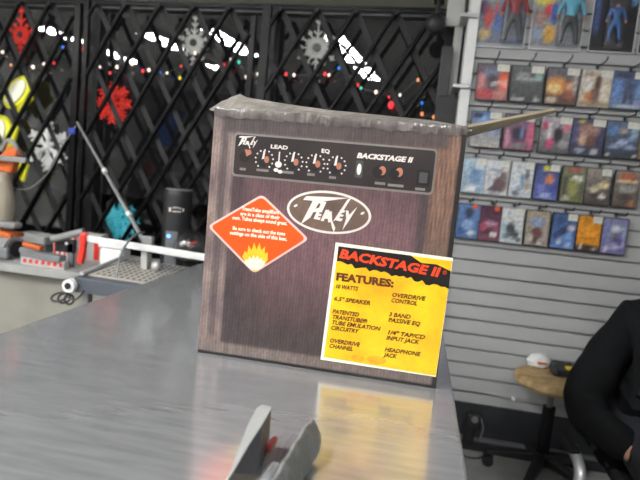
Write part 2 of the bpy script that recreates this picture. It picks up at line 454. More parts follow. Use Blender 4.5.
at_ = nt_.nodes.new('ShaderNodeAttribute'); at_.attribute_name = 'art'; tc_ = nt_.nodes.new('ShaderNodeTexCoord')
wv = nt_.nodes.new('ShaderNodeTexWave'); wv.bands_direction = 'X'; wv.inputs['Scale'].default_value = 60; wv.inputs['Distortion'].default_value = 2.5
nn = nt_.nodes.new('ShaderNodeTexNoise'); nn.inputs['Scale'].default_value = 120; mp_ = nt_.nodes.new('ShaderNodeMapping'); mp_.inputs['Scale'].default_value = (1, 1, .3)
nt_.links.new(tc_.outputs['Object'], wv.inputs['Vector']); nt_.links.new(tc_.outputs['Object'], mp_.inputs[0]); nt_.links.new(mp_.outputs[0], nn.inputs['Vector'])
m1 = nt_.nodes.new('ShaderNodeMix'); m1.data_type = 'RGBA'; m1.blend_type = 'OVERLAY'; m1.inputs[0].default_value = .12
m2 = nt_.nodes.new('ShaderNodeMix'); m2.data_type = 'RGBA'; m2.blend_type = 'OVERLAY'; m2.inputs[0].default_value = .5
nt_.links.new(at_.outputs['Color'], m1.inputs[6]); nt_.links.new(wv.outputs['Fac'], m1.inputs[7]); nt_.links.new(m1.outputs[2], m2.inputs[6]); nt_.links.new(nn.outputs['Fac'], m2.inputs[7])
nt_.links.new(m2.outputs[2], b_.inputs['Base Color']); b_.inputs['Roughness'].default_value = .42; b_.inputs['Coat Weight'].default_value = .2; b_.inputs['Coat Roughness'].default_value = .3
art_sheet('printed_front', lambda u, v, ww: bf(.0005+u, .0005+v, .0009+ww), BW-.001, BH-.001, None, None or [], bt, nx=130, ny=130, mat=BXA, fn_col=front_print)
# control panel
def rrect(u0, v0, u1, v1, r, n=5, flip=False):
    pts = []
    for (cx, cy, a0) in ((u1-r, v1-r, 0), (u0+r, v1-r, 90), (u0+r, v0+r, 180), (u1-r, v0+r, 270)):
        for k in range(n+1):
            a = math.radians(a0+90*k/n); pts.append((cx+r*math.cos(a), cy+r*math.sin(a)))
    return pts
w0 = .0012
p1 = quadp(rrect(.037, .300, .357, .3695, .006), M['pr_grey'], 'control_panel_print', w0)
q = quadp(rrect(.0395, .3035, .3545, .3665, .005), M['bx_panel'], 'panel_face', w0+.0005, parent=p1)
mb = MB()
def ell(mb, u, v, a, b_, w, n=20, t=.0003, rot=0):
    pts = [(u+a*math.cos(2*PI*k/n)*math.cos(rot)-b_*math.sin(2*PI*k/n)*math.sin(rot), v+a*math.cos(2*PI*k/n)*math.sin(rot)+b_*math.sin(2*PI*k/n)*math.cos(rot)) for k in range(n)]
    mb.prism(pts, lambda uu, vv, ww: bf(uu, vv, w+ww), t)
wk = w0+.001
def knob(mb, u, v):
    mb.mi = 1; ell(mb, u-.001, v-.003, .0085, .009, wk)
    mb.mi = 2; ell(mb, u+.004, v, .004, .0055, wk+.0004)
    mb.mi = 0; mb.prism([(u-.004, v), (u, v+.001), (u+.001, v+.0135), (u-.002, v+.0135)], lambda a, b_, w: bf(a, b_, wk+.0008+w), .0002)
    for k in range(11):
        a = math.radians(-50+k*28); ell(mb, u+.0145*math.cos(a), v+.0145*math.sin(a), .0015, .0015, wk, 6)
for u in (.0895, .1375, .1725, .206): knob(mb, u, .331)
mb.mi = 1; ell(mb, .0565, .3325, .0085, .0085, wk); mb.mi = 2
mb.prism([(.056, .344), (.060, .333), (.068, .338), (.066, .344)], lambda a, b_, w: bf(a, b_, wk+.0004+w), .0002)
mb.mi = 3; ell(mb, .0562, .3305, .0035, .0035, wk+.0006, 10)
for u in (.2735, .2995):
    mb.mi = 1; ell(mb, u, .3275, .011, .0105, wk); mb.mi = 2; ell(mb, u+.004, .330, .0055, .007, wk+.0003); mb.mi = 3; ell(mb, u, .3275, .0045, .005, wk+.0006, 12)
mb.mi = 1; mb.prism(rrect(.330, .313, .350, .337, .002), lambda a, b_, w: bf(a, b_, wk+w), .0003)
mb.mi = 4; mb.prism(rrect(.334, .317, .3465, .333, .001), lambda a, b_, w: bf(a, b_, wk+.0003+w), .0003)
mb.mi = 4; mb.prism(rrect(.236, .316, .2475, .3425, .002), lambda a, b_, w: bf(a, b_, wk+w), .0003)
mb.mi = 0; ell(mb, .2418, .329, .0035, .009, wk+.0005, 10)
mb.mi = 0; mb.prism([(.1125, .327), (.1145, .327), (.1145, .345), (.1125, .345)], lambda a, b_, w: bf(a, b_, wk+w), .0003)
ell(mb, .1133, .325, .0055, .005, wk+.0003, 12); ell(mb, .110, .316, .004, .003, wk, 8); ell(mb, .117, .314, .004, .003, wk, 8)
mb.mi = 5
for a, b_, v in ((.050, .060, .3105), (.078, .098, .3115), (.121, .139, .312), (.161, .173, .312), (.196, .207, .3105), (.268, .284, .3085), (.288, .312, .3075), (.33, .345, .3055)):
    mb.prism([(a, v), (b_, v), (b_, v+.004), (a, v+.004)], lambda x, y, w: bf(x, y, wk+w), .0002)
mb.build('printed_controls', [M['pr_white'], M['pr_black'], M['pr_copper'], M['bx_side'], pm('print_mid', s2l((74, 72, 76)), .45), M['pr_grey']], p1)
L = Lettering(lambda u, v, w: bf(u, v, wk+w))
L.add('LEAD', .098, .3495, .0082, fit=.028, bold=.0003); L.add('EQ', .180, .3495, .0082, fit=.013, bold=.0003)
L.add('BACKSTAGE II', .236, .3465, .0105, fit=.086, shear=.2, bold=.0005)
# spiky script logo at the corner of the panel
L.build('lettering', M['pr_white'], p1)
def logo(name, u0, v0, wd, ht, w, parent, mat):
    """angular brand lettering: long P and Y strokes, V dipping below the line"""
    S = [[(.0, .84), (.36, .84), (.90, 1.03), (.06, .96)],                        # long top bar
         [(.20, .87), (.34, .87), (.17, .34), (.00, .12)],                         # P stem
         [(.30, .88), (.46, .84), (.40, .58), (.20, .50), (.23, .60), (.33, .66), (.35, .78), (.28, .80)],   # P bowl
         [(.24, .32), (.30, .60), (.40, .60), (.39, .53), (.34, .53), (.34, .48), (.39, .48), (.38, .42), (.33, .42), (.32, .38), (.38, .38), (.36, .30)],
         [(.38, .28), (.46, .62), (.53, .62), (.60, .28), (.53, .26), (.52, .36), (.46, .36), (.44, .28)],
         [(.52, .56), (.62, .10), (.66, .00), (.68, .12), (.60, .34), (.58, .60)],
         [(.62, .30), (.86, .98), (.93, 1.04), (.72, .40)],
         [(.68, .34), (.74, .66), (.84, .66), (.82, .59), (.77, .58), (.76, .53), (.82, .53), (.80, .47), (.75, .47), (.74, .42), (.81, .41), (.78, .33)],
         [(.85, .66), (.90, .66), (.92, .54), (1.06, .80), (.93, .38), (.82, .08), (.87, .42)]]
    mb = MB()
    for k_, pl in enumerate(S): mb.prism([(u0+a*wd, v0+b_*ht) for a, b_ in pl], lambda u, v, ww: bf(u, v, w+ww), .0003+.00006*k_)
    return mb.build(name, mat, parent)
logo('brand_logo', .0445, .3455, .030, .0195, wk, p1, M['pr_white'])
# oval badge print
mb = MB(); mb.mi = 0; ell(mb, .2005, .2578, .0675, .0335, w0, 48, rot=-.02); mb.mi = 1; ell(mb, .2005, .2578, .0635, .0298, w0+.0003, 48, rot=-.02)
mb.mi = 0
ell(mb, .147, .263, .0035, .0018, w0+.0006, 10, rot=.6); ell(mb, .254, .262, .0035, .0018, w0+.0006, 10, rot=.6)
ov = mb.build('oval_badge', [M['pr_white'], M['pr_oval']], bt)
logo('brand_logo', .158, .228, .082, .054, w0+.0007, ov, M['pr_white'])
# orange sticker
w1 = .0016
T = [(.0906, .2755), (.1735, .2122), (.088, .1455), (.0025, .2147)]
def shrink(pl, k):
    cx = sum(p[0] for p in pl)/len(pl); cy = sum(p[1] for p in pl)/len(pl); return [(cx+(a-cx)*k, cy+(b_-cy)*k) for a, b_ in pl]
def rnd_poly(pl, r=.08, n=4):
    out = []
    for i, p in enumerate(pl):
        a = Vector(pl[i-1]); b_ = Vector(p); c = Vector(pl[(i+1) % len(pl)])
        s_ = b_+(a-b_)*r; e = b_+(c-b_)*r
        for k in range(n+1):
            t_ = k/n; q_ = s_*(1-t_)**2+b_*2*t_*(1-t_)+e*t_*t_; out.append((q_.x, q_.y))
    return out
so = quadp(rnd_poly(T), M['st_pink'], 'orange_sticker', w1)
so['label'] = 'orange diamond warning-style sticker with flame'
mb = MB(); mb.prism(rnd_poly(shrink(T, .935)), lambda u, v, w: bf(u, v, w1+.0005+w), .0002)
mb.build('sticker_face', M['st_orange'], so)
L = Lettering(lambda u, v, w: bf(u, v, w1+.0009+w))
for s_, v in (('TransTube amplifiers', .2465), ('are in a class of their', .2385), ('own. Tubes always sound great.', .2305), ('Be sure to check out the tone', .2135), ('settings on the side of this box.', .2055)):
    L.add(s_, .090, v, .0085, align='CENTER', fit={0: .062, 1: .066, 2: .092, 3: .088, 4: .096}[[.2465, .2385, .2305, .2135, .2055].index(v)], bold=.00025)
L.build('lettering', M['lb_white'], so)
mb = MB(); fl = [(.086, .151), (.074, .160), (.066, .172), (.070, .182), (.074, .178), (.075, .192), (.081, .184), (.084, .197), (.089, .186), (.093, .198), (.097, .186), (.103, .193), (.103, .181), (.108, .184), (.109, .172), (.103, .160), (.092, .151)]
mb.mi = 0; mb.prism([(a, b_-.0005) for a, b_ in fl], lambda u, v, w: bf(u, v, w1+.0009+w), .0002)
mb.mi = 1; mb.prism([(.087+(a-.087)*.78, .153+(b_-.153)*.52) for a, b_ in fl], lambda u, v, w: bf(u, v, w1+.0012+w), .0002)
mb.build('flame_print', [M['flame_y'], M['flame_w']], so)
# yellow label
yl = quadp([(.2105, .0195), (.3945, .0195), (.3985, .2085), (.2165, .2120)], M['lb_white'], 'feature_label', w1)
yl['label'] = 'yellow feature list label with black banner'
mb = MB()
lf_ = lambda u, v, w: bf(u, v, w1+.0005+w)
mb.mi = 0; mb.prism([(.2155, .0245), (.394, .0215), (.3975, .2035), (.2215, .2065)], lf_, .0002)
mb.mi = 1
for (u, v, r) in ((.30, .033, .010), (.27, .031, .007)): ell(mb, u, v, r*1.6, r*.7, w1+.0007, 12, .0001)
mb.mi = 2
top = [(.2215, .2065), (.335, .2050), (.352, .1955), (.375, .196), (.3975, .188)]
random.seed(3)
N = 30; bot = [(.2215+(.3975-.2215)*k/N, .181-(.019)*(k/N)+random.uniform(-.0035, .0035)) for k in range(N, -1, -1)]
mb.prism(top+bot, lambda u, v, w: bf(u, v, w1+.0009+w), .0001)
mb.build('label_face', [M['lb_yellow'], M['lb_blot'], M['lb_black']], yl)
L = Lettering(lambda u, v, w: bf(u, v, w1+.0013+w))
L.add('BACKSTAGE II', .2235, .189, .0195, rot=-.075, fit=.158, shear=.15, bold=.0008)
L.add('\u00ae', .385, .182, .009, rot=-.075)
L.build('lettering', M['lb_red'], yl)
L = Lettering(lambda u, v, w: bf(u, v, w1+.0010+w))
L.add('FEATURES:', .2225, .1525, .0165, fit=.091, bold=.0009)
L.build('lettering', pm('label_heading', s2l((96, 50, 4)), .45), yl)
L = Lettering(lambda u, v, w: bf(u, v, w1+.0010+w))
for s_, u, v, wd in (('10 WATTS', .2225, .1395, .036), ('6.5" SPEAKER', .2222, .1195, .058), ('PATENTED', .2222, .0985, .043), ('TRANSTUBE\u00ae', .2222, .0895, .056), ('TUBE EMULATION', .2222, .0805, .078), ('CIRCUITRY', .2222, .0715, .045),
                   ('OVERDRIVE', .2222, .0505, .049), ('CHANNEL', .2222, .0415, .038), ('OVERDRIVE', .3122, .1375, .052), ('CONTROL', .3122, .1285, .040), ('3 BAND', .3112, .1060, .034), ('PASSIVE EQ', .3112, .0970, .050),
                   ('1/4" TAP/CD', .3112, .0770, .058), ('INPUT JACK', .3112, .0680, .052), ('HEADPHONE', .3108, .0490, .056), ('JACK', .3108, .0400, .022)):
    L.add(s_, u, v, .0092, fit=wd, shear=.25, bold=.0003)
L.build('lettering', M['lb_text'], yl)
# worn tape over the top edge, and crumpled flaps
mb = MB(); random.seed(5); N = 60; grid = []
for i in range(N+1):
    u = .0+.397*i/N; row = []
    jag = random.uniform(-.004, .004)
    for j, (dy, dz) in enumerate(((-.0022, -.013+jag*.6), (-.0022, -.008), (-.0024, -.002), (-.001, .002), (.02, .003), (.06, .003))):
        row.append(mb.bm.verts.new(bf(u, BH+dz+random.uniform(-.0010, .0010), 0)+Vector((0, dy+random.uniform(-.0005, .0008), 0))))
    grid.append(row)
for a, b_ in zip(grid, grid[1:]):
    for j in range(5): mb.bm.faces.new((a[j], b_[j], b_[j+1], a[j+1]))
mb.build('packing_tape', pm('packing_tape_worn', s2l((92, 84, 82)), .4, 0, .45, 60, .6, 70, coat=.3, stretch=(1, 1, .3)), bt, smooth=True)
# top flap hinged on the front edge, crumpled up on the left
prof = [(220, 106), (222, 101), (227, 99.5), (231, 97), (240, 94), (247, 97.5), (262, 100), (290, 104.5), (330, 110), (380, 115), (430, 120), (470, 127)]
mb = MB(); pr = []
for x, y in prof:
    a = at(x, y, BY+.05); pr.append(a)
fr, bk, fr2 = [], [], []
for p_ in pr:
    fr.append(mb.bm.verts.new((p_.x, BY+.002, CZ+BH-.002))); bk.append(mb.bm.verts.new((p_.x, BY+.05, max(p_.z, CZ+BH+.004))))
    fr2.append(mb.bm.verts.new((p_.x, BY+.11, CZ+BH+.003)))
for i in range(len(pr)-1):
    mb.bm.faces.new((fr[i], fr[i+1], bk[i+1], bk[i])); mb.bm.faces.new((bk[i], bk[i+1], fr2[i+1], fr2[i]))
fo = mb.build('top_flap', M['tape'], bt); fo.modifiers.new('thick', 'SOLIDIFY').thickness = .003
mb = MB()
c = [Vector((BX+BW, BY+.002, CZ+BH)), at(556, 110, .95), at(554, 113.5, 1.10), Vector((BX+BW, BY+.25, CZ+BH+.002))]
vs = [mb.bm.verts.new(p_) for p_ in c]; mb.bm.faces.new(vs)
so_ = mb.build('side_flap', M['card'], bt); so_.modifiers.new('thick', 'SOLIDIFY').thickness = .004
so_['label'] = 'open cardboard side flap sticking out'

# ================================================================== HOLDER in front
ht_ = thing('plastic_holder', (-.118, .50, CZ), 'grey two-winged plastic holder with clear centre at the front of the counter', 'holder', rz=.03)
def hl(l, s_, h): return Vector((-.123, .44, CZ)) + Vector((.09, 1, 0)).normalized()*l + Vector((1, -.09, 0)).normalized()*s_ + Vector((0, 0, h))
mb = MB(); mb.prism([(-.05, -.022), (.10, -.026), (.13, -.022), (.13, .022), (.11, .027), (-.05, .022)], lambda a, b_, w: hl(a, b_, .001+w), .006); mb.build('base', M['holderd'], ht_, bev=.001)
def loft(secs, mats_per_edge, name, mats):
    mb = MB(); R_ = [[mb.bm.verts.new(hl(l, s_, h)) for s_, h in sec] for l, sec in secs]; n = len(R_[0])
    for A_, B_ in zip(R_, R_[1:]):
        for j in range(n):
            f = mb.bm.faces.new((A_[j], A_[(j+1) % n], B_[(j+1) % n], B_[j])); f.material_index = mats_per_edge[j]
    mb.bm.faces.new(R_[0][::-1]); mb.bm.faces.new(R_[-1])
    return mb.build(name, mats, ht_, bev=.0012)
HT = pm('holder_top', (.26, .265, .26), .5)
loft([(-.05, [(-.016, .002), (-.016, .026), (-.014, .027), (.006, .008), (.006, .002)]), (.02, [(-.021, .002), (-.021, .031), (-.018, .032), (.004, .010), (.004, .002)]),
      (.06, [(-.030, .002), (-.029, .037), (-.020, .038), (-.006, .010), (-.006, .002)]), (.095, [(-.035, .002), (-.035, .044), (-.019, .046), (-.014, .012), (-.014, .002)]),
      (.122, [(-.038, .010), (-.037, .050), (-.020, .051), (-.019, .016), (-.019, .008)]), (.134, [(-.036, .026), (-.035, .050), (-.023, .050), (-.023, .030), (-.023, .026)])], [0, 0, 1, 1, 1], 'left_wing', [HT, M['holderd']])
secs = []; K_ = 24
for k in range(K_+1):
    l = -.05+.20*k/K_; e = .0036*abs(math.sin(k*PI/4))
    h = .030+.012*sm(-.05, .14, l)-e*.9; lo = .002+.014*sm(.12, .15, l)
    if l > .14: h -= .004
    secs.append((l, [(.022, lo), (.019, h), (.0225, h+.001), (.0275+e*.4, h-.005-e*1.6), (.034+e, lo+.004), (.033, lo)]))
loft(secs, [1, 0, 0, 0, 1, 1], 'scalloped_wing', [pm('holder_mid', (.15, .155, .15), .45), M['holderd']])
mb = MB(); prof = [(-.008+.026*k/10, .007+.010*math.sin(PI*k/10)) for k in range(11)]
mb.prism(prof, lambda s_, h, w: hl(-.04+w, s_, h), .12); mb.build('clear_cover', pm('frosted_clear', (.24, .25, .26), .12, 0, .3, 30, coat=.8), ht_, smooth=True)
mb = MB(); mb.tube([hl(.05, .004, .026), hl(.09, .004, .030), hl(.118, .006, .032)], .006, 10); mb.build('clear_tube', M['clear'], ht_, smooth=True)
mb = MB(); mb.box(hl(.112, -.012, .018), (.005, .022, .009), rz=-.09); mb.build('red_insert', pm('dull_red', (.30, .03, .03), .4), ht_, bev=.001)
#SPLIT2
# ================================================================== SECURITY GATE
gt = thing('security_gate', tuple(wp(-1.2, 0, .1)), 'black folding scissor security gate across the dark window', 'gate', rz=WA)
ZT, ZB = 2.195, .33
def gbox(mb, x, z0, z1, w, d, dd=0): mb.box(wp(x, dd, (z0+z1)/2), (w, d, z1-z0), rz=WA)
for x, w, zt in ((-2.118, .045, 2.19), (-2.055, .03, 2.21), (-1.000, .035, 2.15), (-.925, .05, 2.21), (.075, .05, 2.12), (-3.25, .045, 2.2)):
    mb = MB(); gbox(mb, x, ZB, zt, w, .03); mb.build('gate_post', M['gatef'] if w != .05 else M['gateb'], gt, bev=.003)
mb = MB(); mb.box(wp(-1.7, .03, ZB), (3.4, .03, .03), rz=WA); mb.build('bottom_track', M['gatef'], gt)
mb = MB(); mb.box(wp(-1.7, .045, 2.222), (3.4, .02, .012), rz=WA); mb.build('top_track', M['gatef'], gt)
K = .575
secs = [(-3.23, -2.14, [-3.15, -2.94, -2.73, -2.519, -2.306]), (-2.04, -1.015, [-1.996, -1.797, -1.577, -1.363, -1.144]), (-.90, .055, [-.847, -.639, -.427, -.212, -.011])]
for x0, x1, tops in secs:
    pitch = (tops[-1]-tops[0])/(len(tops)-1)
    for sgn, d, mat, r in ((-1, -.016, 'gatef', .0135), (1, .012, 'gateb', .0125)):
        starts = [(t, ZT-.008) for t in tops]
        t = tops[0]
        # bars that enter from the side post
        xs = tops[-1] if sgn < 0 else tops[0]
        k = 1
        while True:
            xx = xs-sgn*pitch*k
            edge = x1 if sgn < 0 else x0
            z = ZT-abs(xx-edge)/K
            if z < ZB+.1: break
            if abs(xx) < 50: starts.append((edge, z))
            k += 1
        for (xs_, zs_) in starts:
            edge = x0 if sgn < 0 else x1
            ln = min(abs(edge-xs_), (zs_-ZB)*K)
            if ln < .02: continue
            a = wp(xs_, d, zs_); b_ = wp(xs_+sgn*ln, d, zs_-ln/K)
            if max(a.z, b_.z) < .75: continue
            mb = MB()
            if sgn < 0: mb.cyl(a, b_, r, n=10)
            else:
                v = b_-a; q = v.to_track_quat('Z', 'Y').to_matrix().to_4x4(); mb.box((a+b_)/2, (.005, .030, v.length), rot=q)
            mb.build('lattice_bar', M[mat], gt, smooth=(sgn < 0))
    for t in tops:
        mb = MB(); mb.cyl(wp(t, -.03, ZT-.012), wp(t, .02, ZT-.012), .013, n=10); mb.build('pivot_rivet', M['gateb'], gt)

# ================================================================== SNOWFLAKES on the glass
def arm(mb, P0, ang, L_, r, barbs, sp, base=.25):
    def q(a, l): return (l*math.cos(a), l*math.sin(a))
    def pt(x, y): return P0 + wt*x + Vector((0, 0, 1))*y
    e = q(ang, L_); s_ = q(ang, L_*base*.3); mb.tube([pt(*s_), pt(*e)], [r*1.3, r*.6], 6)
    for k in range(barbs):
        l = L_*(base+(1-base)*(k+.4)/barbs); o = q(ang, l); bl = L_*sp*(1-.45*k/barbs)
        for sg in (-1, 1):
            tt = q(ang+sg*.75, bl); mb.tube([pt(*o), pt(o[0]+tt[0], o[1]+tt[1])], [r, r*.7], 6)
def flake(px_, py_, R_, col, label, n=6, barbs=3, sp=.3, ring=False, r=.006, spike=1.0, a0=PI/2, name='snowflake_ornament', tufts=False):
    d = RW @ cray(px_, py_); Q = wp(0, .10); t_ = wn.dot(Q-EYE)/wn.dot(d); P0 = EYE+d*t_
    mb = MB()
    for k in range(n):
        a = a0+2*PI*k/n
        L_ = R_*(spike if abs(math.sin(a)) > .98 else 1)*(1 if (k % 2 == 0 or not ring) else .86)
        arm(mb, P0, a, L_, r, barbs, sp)
        if tufts:
            for m_ in range(3): arm(mb, P0, a+random.uniform(-.3, .3), L_*random.uniform(.6, .9), r*.8, 2, sp)
    if ring:
        pts = [P0+wt*(R_*.34*math.cos(2*PI*k/20))+Vector((0, 0, R_*.34*math.sin(2*PI*k/20))) for k in range(20)]
        mb.tube(pts, R_*.10, 6, closed=True)
    else: mb.sph(P0, r*2.2, n=10)
    if ring:
        mb.mi = 1; mb.cyl(P0-wn*(R_*.10+.003), P0+wn*.002, R_*.19, n=16)
    o = mb.build(name, [col, M['black']], None); origin(o, P0)
    return tag(o, label, 'snowflake ornament', 'snowflake ornaments on the window')
cw = pm('flake_white', (.66, .66, .64), .5, 0, .15, 60); cr_ = pm('flake_red', (.85, .035, .02), .5, 0, .25, 60)
cc = pm('flake_cyan', (.06, .55, .68), .5, 0, .25, 60); cwh = pm('flake_bright_white', (.80, .80, .80), .5)
flake(194, 43, .115, cw, 'white ring-centred snowflake on the glass, left of the middle gate post', 10, 3, .22, True, .0065, 1.35)
flake(317, 48, .125, cw, 'white ring-centred snowflake on the glass above the amplifier box', 12, 2, .20, True, .0065, 1.35)
flake(21, 35, .10, cr_, 'small red spiky snowflake near the top left corner', 10, 2, .26, True, .0085, 1.75)
flake(113, 103, .12, cr_, 'large bright red bushy snowflake behind the gate', 8, 3, .42, False, .010, tufts=False)
flake(48, 147, .15, cwh, 'white clustered snowflake above the thin sloping cord at the left', 6, 3, .40, False, .013)
flake(121, 222, .125, cc, 'turquoise bushy snowflake low behind the silver rail', 9, 4, .36, False, .0055, tufts=True)

# ================================================================== STRING LIGHTS
EC = {'w': emis('bulb_warm_white', (1, .84, .72), 1.1), 'r': emis('bulb_red', (1, .05, .06), .6), 'b': emis('bulb_blue', (.03, .25, 1), .5),
      'y': emis('bulb_yellow', (.95, .75, .05), .4), 'o': emis('bulb_orange', (1, .35, .12), .6), 't': emis('bulb_teal', (.08, .8, .6), .4)}
BUL = [(-14, 50, 'w'), (2.5, 52, 'w'), (11, 65, 'o'), (23, 66, 'r'), (33, 67, 'w'), (44, 64, 'w'), (54, 63, 'r'), (63, 47, 'b'), (74, 45, 'w'), (83, 49, 'r'), (93, 58, 'w'), (94, 67, 'b'), (100, 67, 'w'), (110, 73, 'r'), (117, 67, 'w'),
       (126, 61, 'b'), (132, 64, 'w'), (143, 71, 'r'), (149, 70, 'w'), (160, 73, 'b'), (167, 73, 'w'), (181, 66, 'r'), (180, 78, 'y'), (195, 53, 'w'), (224, 65, 'r'), (231, 60, 'w'), (239, 62, 't'), (246, 77, 'w'), (249, 74, 'r'), (258, 74, 'w'), (264, 79, 'b'),
       (275, 79, 'w'), (286, 74, 'r'), (294, 75, 'w'), (313, 75, 'w'), (325, 74, 'r'), (329, 75, 'w'), (339, 68, 'b'), (351, 77, 'y'), (358, 85, 'r'), (361, 88, 't'), (376, 92, 'w'), (389, 97, 'r'), (391, 105, 'r'), (400, 95, 'w'), (418, 80, 'o'), (423, 91, 'w'), (422, 103, 'b'), (422, 114, 'o'), (434, 117, 'o')]
def onw(x, y, dd):
    d = RW @ cray(x, y); return EYE+d*(wn.dot(wp(0, dd)-EYE)/wn.dot(d))
st = thing('string_lights', tuple(onw(200, 70, .05)), 'string of small coloured fairy lights sagging across the window', 'string lights')
mb = MB(); mb.tube(spline([onw(x, y, .055) for x, y, c in BUL], 3), .0022, 5); mb.build('wire', M['black'], st)
for x, y, c in BUL:
    mb = MB(); p_ = onw(x, y, .045); s_ = .016 if (x, y) == (391, 105) else random.uniform(.0060, .0088)
    mb.sph(p_, s_, (1, 1, 1.35), 8); mb.build('bulb', EC[c], st, smooth=True)

# ================================================================== LEFT: yellow lights behind the gate
def oval_light(px_, py_, ru, rv, rot, label, lens=True):
    P0 = onw(px_, py_, .06)
    t = thing('yellow_lamp', tuple(P0), label, 'lamp', 'yellow lamps hanging behind the gate', rz=0)
    def f(u, v, w): c_, s_ = math.cos(rot), math.sin(rot); return P0+wt*(u*c_-v*s_)+Vector((0, 0, u*s_+v*c_))-wn*w
    def el(a, b_): return [(a*math.cos(2*PI*k/24), b_*math.sin(2*PI*k/24)) for k in range(24)]
    mb = MB(); mb.prism(el(ru, rv), f, .03); mb.prism([(-ru*.9, -rv*1.35), (ru*.7, -rv*1.5), (ru*.6, 0), (-ru*.6, 0)], lambda u, v, w: f(u, v, w), .022); mb.build('housing', M['yellow'], t, bev=.006)
    if lens: mb = MB(); mb.prism(el(ru*.78, rv*.66), lambda u, v, w: f(u, v, .03+w), .012); mb.build('lens', pm('pale_lens', (.88, .87, .74), .35), t, bev=.005)
    return t
oval_light(20, 93, .125, .072, .85, 'yellow framed oval lamp, upper of the yellow pair at left')
oval_light(2, 133, .115, .085, 1.35, 'yellow framed oval lamp with pale lens, at the left picture edge')
P0 = onw(23, 171, .02); mb = MB()
mb.prism([(-.05, .045), (0, .055), (.055, .05), (.04, 0), (.02, -.07), (-.005, -.06), (-.04, 0)], lambda u, v, w: P0+wt*u+Vector((0, 0, v))-wn*w, .02)
tag(origin(mb.build('yellow_tag', M['yellow'], None, bev=.008), P0), 'small lime yellow tag hanging below the pair of yellow lamps', 'tag')
# silver upright pieces at the right end of the gate
t = thing('steel_upright', (.10, 2.90, .3), 'grey steel upright with brackets between gate and white wall edge', 'post')
mb = MB(); mb.box((.112, 2.90, 1.25), (.040, .03, 1.9)); mb.build('channel', M['ltgrey'], t, bev=.002)
mb = MB(); mb.box((.085, 2.88, 2.17), (.085, .012, .14)); mb.build('top_plate', M['ltgrey'], t, bev=.004)
for z in (2.105, 1.782):
    mb = MB(); mb.box((.145, 2.78, z), (.075, .16, .018)); mb.build('bracket_arm', M['steel'], t, bev=.002)
mb = MB(); mb.box((.068, 2.87, 1.86), (.055, .06, .27)); mb.build('lock_case', M['black'], t, bev=.004)
mb = MB(); mb.box((.10, 2.84, 1.60), (.12, .05, .30)); mb.build('lock_body', M['blackp'], t, bev=.006)
t = thing('dome_camera', (-.01, 2.86, 2.10), 'round black camera mounted at the top right of the gate', 'camera')
mb = MB(); mb.sph((-.005, 2.855, 2.10), .050, (1, .8, 1), 20); mb.build('body', M['blackp'], t, smooth=True)
mb = MB(); mb.cyl((-.005, 2.87, 2.12), (.0, 2.88, 2.235), .012, n=12); mb.box((0, 2.92, 2.236), (.05, .12, .01)); mb.build('mount', M['black'], t)

# ================================================================== SLATWALL GOODS
WY = SY-.002
hookm = M['black']
def make_hook():
    t = empty('peg_hook', (0, 0, 0))
    mb = MB(); mb.box((0, -.003, .0), (.010, .005, .018)); mb.build('hook_plate', hookm, t)
    mb = MB(); mb.tube(spline([(0, -.005, .004), (0, -.05, .002), (0, -.12, .003), (0, -.135, .008), (0, -.14, .018)], 3), .0034, 6); mb.build('prong', hookm, t, smooth=True)
    return t
hook0 = make_hook(); used = [False]
def hook(x, z, label):
    if not used[0]: o = hook0; used[0] = True
    else:
        o = hook0.copy(); C.objects.link(o)
        for ch in list(hook0.children):
            d = ch.copy(); C.objects.link(d); d.parent = o
    o.location = (x, WY, z); return tag(o, label, 'hook', 'black peg hooks in the slatwall')
bodyme = {}
def case(px_, row, w, desc, blobs, price=True, dot=False, h=.170, z0=None):
    z = ({1: 1.729, 2: 1.509, 3: 1.29, 4: 1.07}[row])-.004
    zc = z+h/2
    # centre column from the picture, on the wall
    ymid = {1: 83, 2: 132, 3: 178, 4: 225}[row]+.1*(px_-490)
    x = at(px_, ymid, WY).x
    tilt = random.uniform(-.02, .02); YF = WY-.026; w *= .95 if row < 3 else .92
    label = desc[0]
    t = thing('game_case', (x, YF, z), label, 'game case', 'cases hanging on the slatwall, row %d' % row)
    def f(u, v, ww=0): return Vector((x-w/2+u+(v)*tilt, YF-ww, z+v))
    mb = MB(); mb.prism([(0, 0), (w, 0), (w, h), (0, h)], lambda u, v, ww: f(u, v, -ww), .013); mb.build('case_shell', M['casew'] if desc[1] else M['blackp'], t, bev=.002)
    art_sheet('cover_print', lambda u, v, ww: f(.004+u, .004+v, .0008+ww), w-.008, h-.008, *blobs, parent=t)
    mb = MB(); mb.prism([(w/2-.02, h-.004), (w/2+.02, h-.004), (w/2+.014, h+.020), (w/2-.014, h+.020)], lambda u, v, ww: f(u, v, -ww-.004), .001); mb.build('hang_tab', M['clear'], t)
    if price: mb = MB(); mb.prism([(w*.60, h*.80), (w*.97, h*.80), (w*.97, h*.985), (w*.60, h*.985)], lambda u, v, ww: f(u, v, .002+ww), .0004); mb.build('price_sticker', M['pricew'], t)
    if dot: mb = MB(); mb.cyl(f(w*.72, h*.93, .002), f(w*.72, h*.93, .0026), .012, n=16); mb.build('round_sticker', M['dot'], t)
    hook(x+.002, z+h+.013, 'black peg hook holding the '+desc[2])
M['casew'] = pm('case_grey', (.30, .31, .32), .35); M['pricew'] = pm('price_sticker', (.68, .68, .62), .5, var=.12, scale=60); M['dot'] = pm('round_sticker', (.85, .13, .02), .45)
G = (110, 112, 118)
def A(bg, blobs): return (bg if isinstance(bg[0], tuple) else (bg, bg), blobs)
